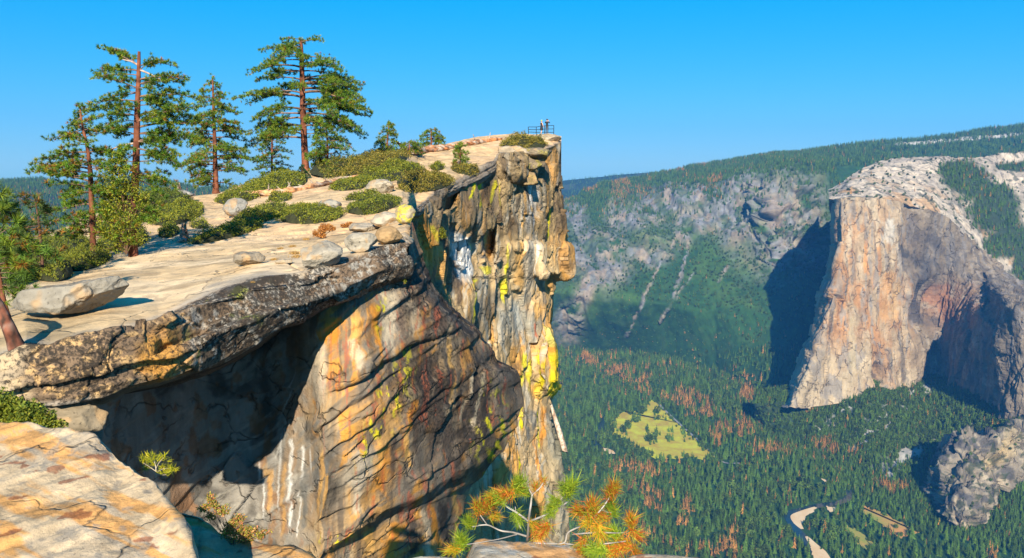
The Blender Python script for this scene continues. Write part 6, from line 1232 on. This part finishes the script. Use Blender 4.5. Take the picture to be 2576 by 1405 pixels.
kind = np.where(rr_.rand(len(x)) < deadprob(x, y), 1, 0); bush = (y < 880) & (y > 560) & (rr_.rand(len(x)) < .72) & (kind == 0); kind[bush] = 2; rt = (y > 880) & (kind == 0) & (rr_.rand(len(x)) < .10 + .5 * sst(.1, .5, n2(x, y, 60, 30, 62, 3))); kind[rt] = 2; hgt[rt] *= .62; hgt[bush] = rr_.uniform(8, 15, bush.sum()); pts.append((p, hgt, kind))
p, x, y, st = sample(T, 28000, 2, 2100, 2640); keep = ~(inpoly(x, y, dry) | inpoly(x, y - 9, dry) | inpoly(x, y - 9, dry2) | near_line(x, y - 9, rv2, 6) | inpoly(x, y, dry2) | near_line(x, y, rv2, 7)) & (y > 1080) | (y < 420) & (rr_.rand(len(x)) > t_rock(x, y, p) * .9); p, x, y = p[keep], x[keep], y[keep]; pts.append((p, rr_.uniform(16, 38, len(x)), np.where(rr_.rand(len(x)) < deadprob(x, y), 1, 0)))
p, x, y, st = sample(TA, 16000, 3, 1900, 2640); keep = (rr_.rand(len(x)) > talus_m(x, y) * .97) & (y < 1440); p, x, y = p[keep], x[keep], y[keep]; k_ = np.where(rr_.rand(len(x)) < deadprob(x, y), 1, np.where(rr_.rand(len(x)) < .6 * sst(1250, 1100, y), 2, 0)); pts.append((p, np.where(k_ == 2, rr_.uniform(12, 20, len(x)), rr_.uniform(18, 34, len(x))), k_))
p, x, y, st = sample(SDM, 9000, 4, 2086, 2640); wm = wood_m(x, y); keep = (rr_.rand(len(x)) < wm * .75 + .055) & (st > .3); p, x, y, wm = p[keep], x[keep], y[keep], wm[keep]; k_ = np.where(rr_.rand(len(x)) < .07, 1, np.where(wm < .3, 2, 0)); pts.append((p, np.where(k_ == 2, rr_.uniform(7, 14, len(x)), rr_.uniform(16, 30, len(x))), k_))
p, x, y, st = sample(H1, 15000, 6, -60, 720); keep = y < 600; p, x, y = p[keep], x[keep], y[keep]; pts.append((p, rr_.uniform(14, 26, len(x)), np.where(rr_.rand(len(x)) < .16 * sst(470, 500, y) + .03, 1, 0)))
p, x, y, st = sample(H3, 5000, 7, 2150, 2640); pts.append((p, rr_.uniform(20, 32, len(x)), np.zeros(len(x), int)))
p, x, y, st = sample(H2, 3000, 8, 1390, 1760); pts.append((p, rr_.uniform(20, 34, len(x)), np.zeros(len(x), int)))
p, x, y, st = sample(OC, 260, 9, 2330, 2640); keep = st > .35; p, x, y = p[keep], x[keep], y[keep]; pts.append((p, rr_.uniform(6, 12, len(x)), np.full(len(x), 2)))
for poly, cnt_ in ((mead, 220), (dry, 40), (dry2, 40)):
    i = rr_.randint(0, len(poly), cnt_); x = poly[i, 0] + rr_.randn(cnt_) * 4.5; y = poly[i, 1] + rr_.randn(cnt_) * 2.6; k_ = np.where(rr_.rand(cnt_) < .5, 2, 0); pts.append((D(x, y, YofZ(y, ZG)), np.where(k_ == 2, rr_.uniform(9, 18, cnt_), rr_.uniform(14, 32, cnt_)), k_))
AP = np.concatenate([q[0] for q in pts]); AH = np.concatenate([q[1] for q in pts]); AK = np.concatenate([q[2] for q in pts]).astype(int)
AX, AY = proj(AP); inframe = (AX > 1440) & (AX < 2570) & (AY < 1400) & (AY > 400); big = AH / AP[:, 1] * inframe * ~((AX < 1620) & (AY > 1190))
single = np.zeros(len(AP), bool)
def one_tree(me, i, name, label, group):
    o = bpy.data.objects.new(name, me); COL.objects.link(o); o.location = AP[i].tolist(); o.location.z -= .4; s = float(AH[i]); w_ = s * float(rr_.uniform(.85, 1.2)); o.scale = (w_, w_, s); o.rotation_euler = (0, 0, float(rr_.rand() * 6.28)); tag(o, label, 'conifer' if 'conifer' in name else 'tree', group)
for kd, cnt, ms, nm, lb, gp in [(0, 300, CON, 'conifer', 'dark green conifer among the nearest trees of the valley forest', 'green conifers nearest on the valley floor'), (1, 200, DED, 'dead_conifer', 'rust-red dead conifer among the nearest trees of the valley forest', 'rust-red dead conifers nearest on the valley floor')]:
    idx = np.where(AK == kd)[0]; idx = idx[np.argsort(-big[idx])][:cnt]; single[idx] = True
    for n_, i in enumerate(idx): one_tree(ms[n_ % len(ms)], i, nm, lb, gp)
mr_ = RS(77)
for (a, b, n_, sp) in [(490, 490, 9, 26), (430, 560, 5, 16), (550, 640, 7, 22), (590, 600, 4, 18), (650, 625, 4, 14), (720, 605, 4, 14), (590, 515, 7, 30), (395, 590, 3, 10), (660, 580, 2, 14), (732, 640, 1, 4), (830, 665, 4, 14), (470, 530, 4, 20), (520, 575, 2, 14)]:
    for q in range(n_):
        x, y = Z8(a + mr_.randn() * sp * .6, b + mr_.randn() * sp * .5); Yv = float(YofZ(y, ZG)); o = bpy.data.objects.new('meadow_conifer', (CON + RND)[mr_.randint(0, 6)]); COL.objects.link(o); o.location = D(x, y, Yv).tolist(); s = float(mr_.uniform(20, 40)); o.scale = (s * .95, s * .95, s); o.rotation_euler = (0, 0, float(mr_.rand() * 6)); tag(o, 'dark green conifer standing on the yellow-green meadow', 'conifer', 'conifers standing on the meadow')
def scatter(name, sel, meshes, label, cat):
    src = bpy.data.collections.new(name + '_shapes')
    for k, me in enumerate(meshes): src.objects.link(bpy.data.objects.new('%s_shape_%s' % (name, 'abcdefgh'[k]), me))
    me = bpy.data.meshes.new(name); n = int(sel.sum()); me.vertices.add(n); me.vertices.foreach_set('co', (AP[sel] - (0, 0, .5)).astype(np.float32).ravel())
    a = me.attributes.new('size', 'FLOAT_VECTOR', 'POINT'); h = AH[sel]; w_ = h * rr_.uniform(.85, 1.2, n); a.data.foreach_set('vector', np.stack([w_, w_, h], -1).astype(np.float32).ravel())
    a = me.attributes.new('turn', 'FLOAT_VECTOR', 'POINT'); a.data.foreach_set('vector', np.stack([w_ * 0, w_ * 0, rr_.rand(n) * 6.28], -1).astype(np.float32).ravel())
    a = me.attributes.new('pick', 'INT', 'POINT'); a.data.foreach_set('value', rr_.randint(0, len(meshes), n).astype(np.int32))
    o = link(name, me); tag(o, label, cat, None, 'stuff'); g = bpy.data.node_groups.new(name, 'GeometryNodeTree')
    g.interface.new_socket('Geometry', in_out='INPUT', socket_type='NodeSocketGeometry'); g.interface.new_socket('Geometry', in_out='OUTPUT', socket_type='NodeSocketGeometry')
    gi, go = g.nodes.new('NodeGroupInput'), g.nodes.new('NodeGroupOutput'); io = g.nodes.new('GeometryNodeInstanceOnPoints'); ci = g.nodes.new('GeometryNodeCollectionInfo'); ci.inputs['Collection'].default_value = src; ci.inputs['Separate Children'].default_value = True; ci.inputs['Reset Children'].default_value = True
    def na(nm, ty):
        q = g.nodes.new('GeometryNodeInputNamedAttribute'); q.data_type = ty; q.inputs['Name'].default_value = nm; return [s for s in q.outputs if s.enabled][0]
    g.links.new(gi.outputs[0], io.inputs['Points']); g.links.new(ci.outputs[0], io.inputs['Instance']); io.inputs['Pick Instance'].default_value = True
    g.links.new(na('pick', 'INT'), io.inputs['Instance Index']); g.links.new(na('turn', 'FLOAT_VECTOR'), io.inputs['Rotation']); g.links.new(na('size', 'FLOAT_VECTOR'), io.inputs['Scale']); g.links.new(io.outputs[0], go.inputs[0])
    md = o.modifiers.new('scatter', 'NODES'); md.node_group = g; return o
scatter('forest', (AK == 0) & ~single, CON, 'dense dark green conifer forest covering the valley and far slopes', 'forest')
scatter('dead_forest', (AK == 1) & ~single, DED, 'rust-red patches of dead conifers spread through the far forest', 'forest')
scatter('scrub', AK == 2, RND, 'low green scrub and small round trees on the far slopes and talus', 'scrub')
# ================================================================== air
def haze():
    x0, x1, y0, y1, z0, z1 = -4600, 9400, -40, 10000, -1076.5, 480
    v = [(x0, y0, z0), (x1, y0, z0), (x1, y1, z0), (x0, y1, z0), (x0, y0, z1), (x1, y0, z1), (x1, y1, z1), (x0, y1, z1)]
    f = [[0, 3, 2, 1], [4, 5, 6, 7], [0, 1, 5, 4], [1, 2, 6, 5], [2, 3, 7, 6], [3, 0, 4, 7]]
    n = N('air'); out = n('OutputMaterial'); vp = n('VolumePrincipled'); vp.inputs['Color'].default_value = (0.08, 0.40, 1.0, 1); vp.inputs['Density'].default_value = HAZE; vp.inputs['Anisotropy'].default_value = 0.0
    n.l(vp.outputs[0], out.inputs['Volume']); me = bpy.data.meshes.new('haze'); me.from_pydata(v, [], f); me.materials.append(n.m); o = link('haze', me); o['kind'] = 'stuff'
HAZE = 3.7e-5
haze()
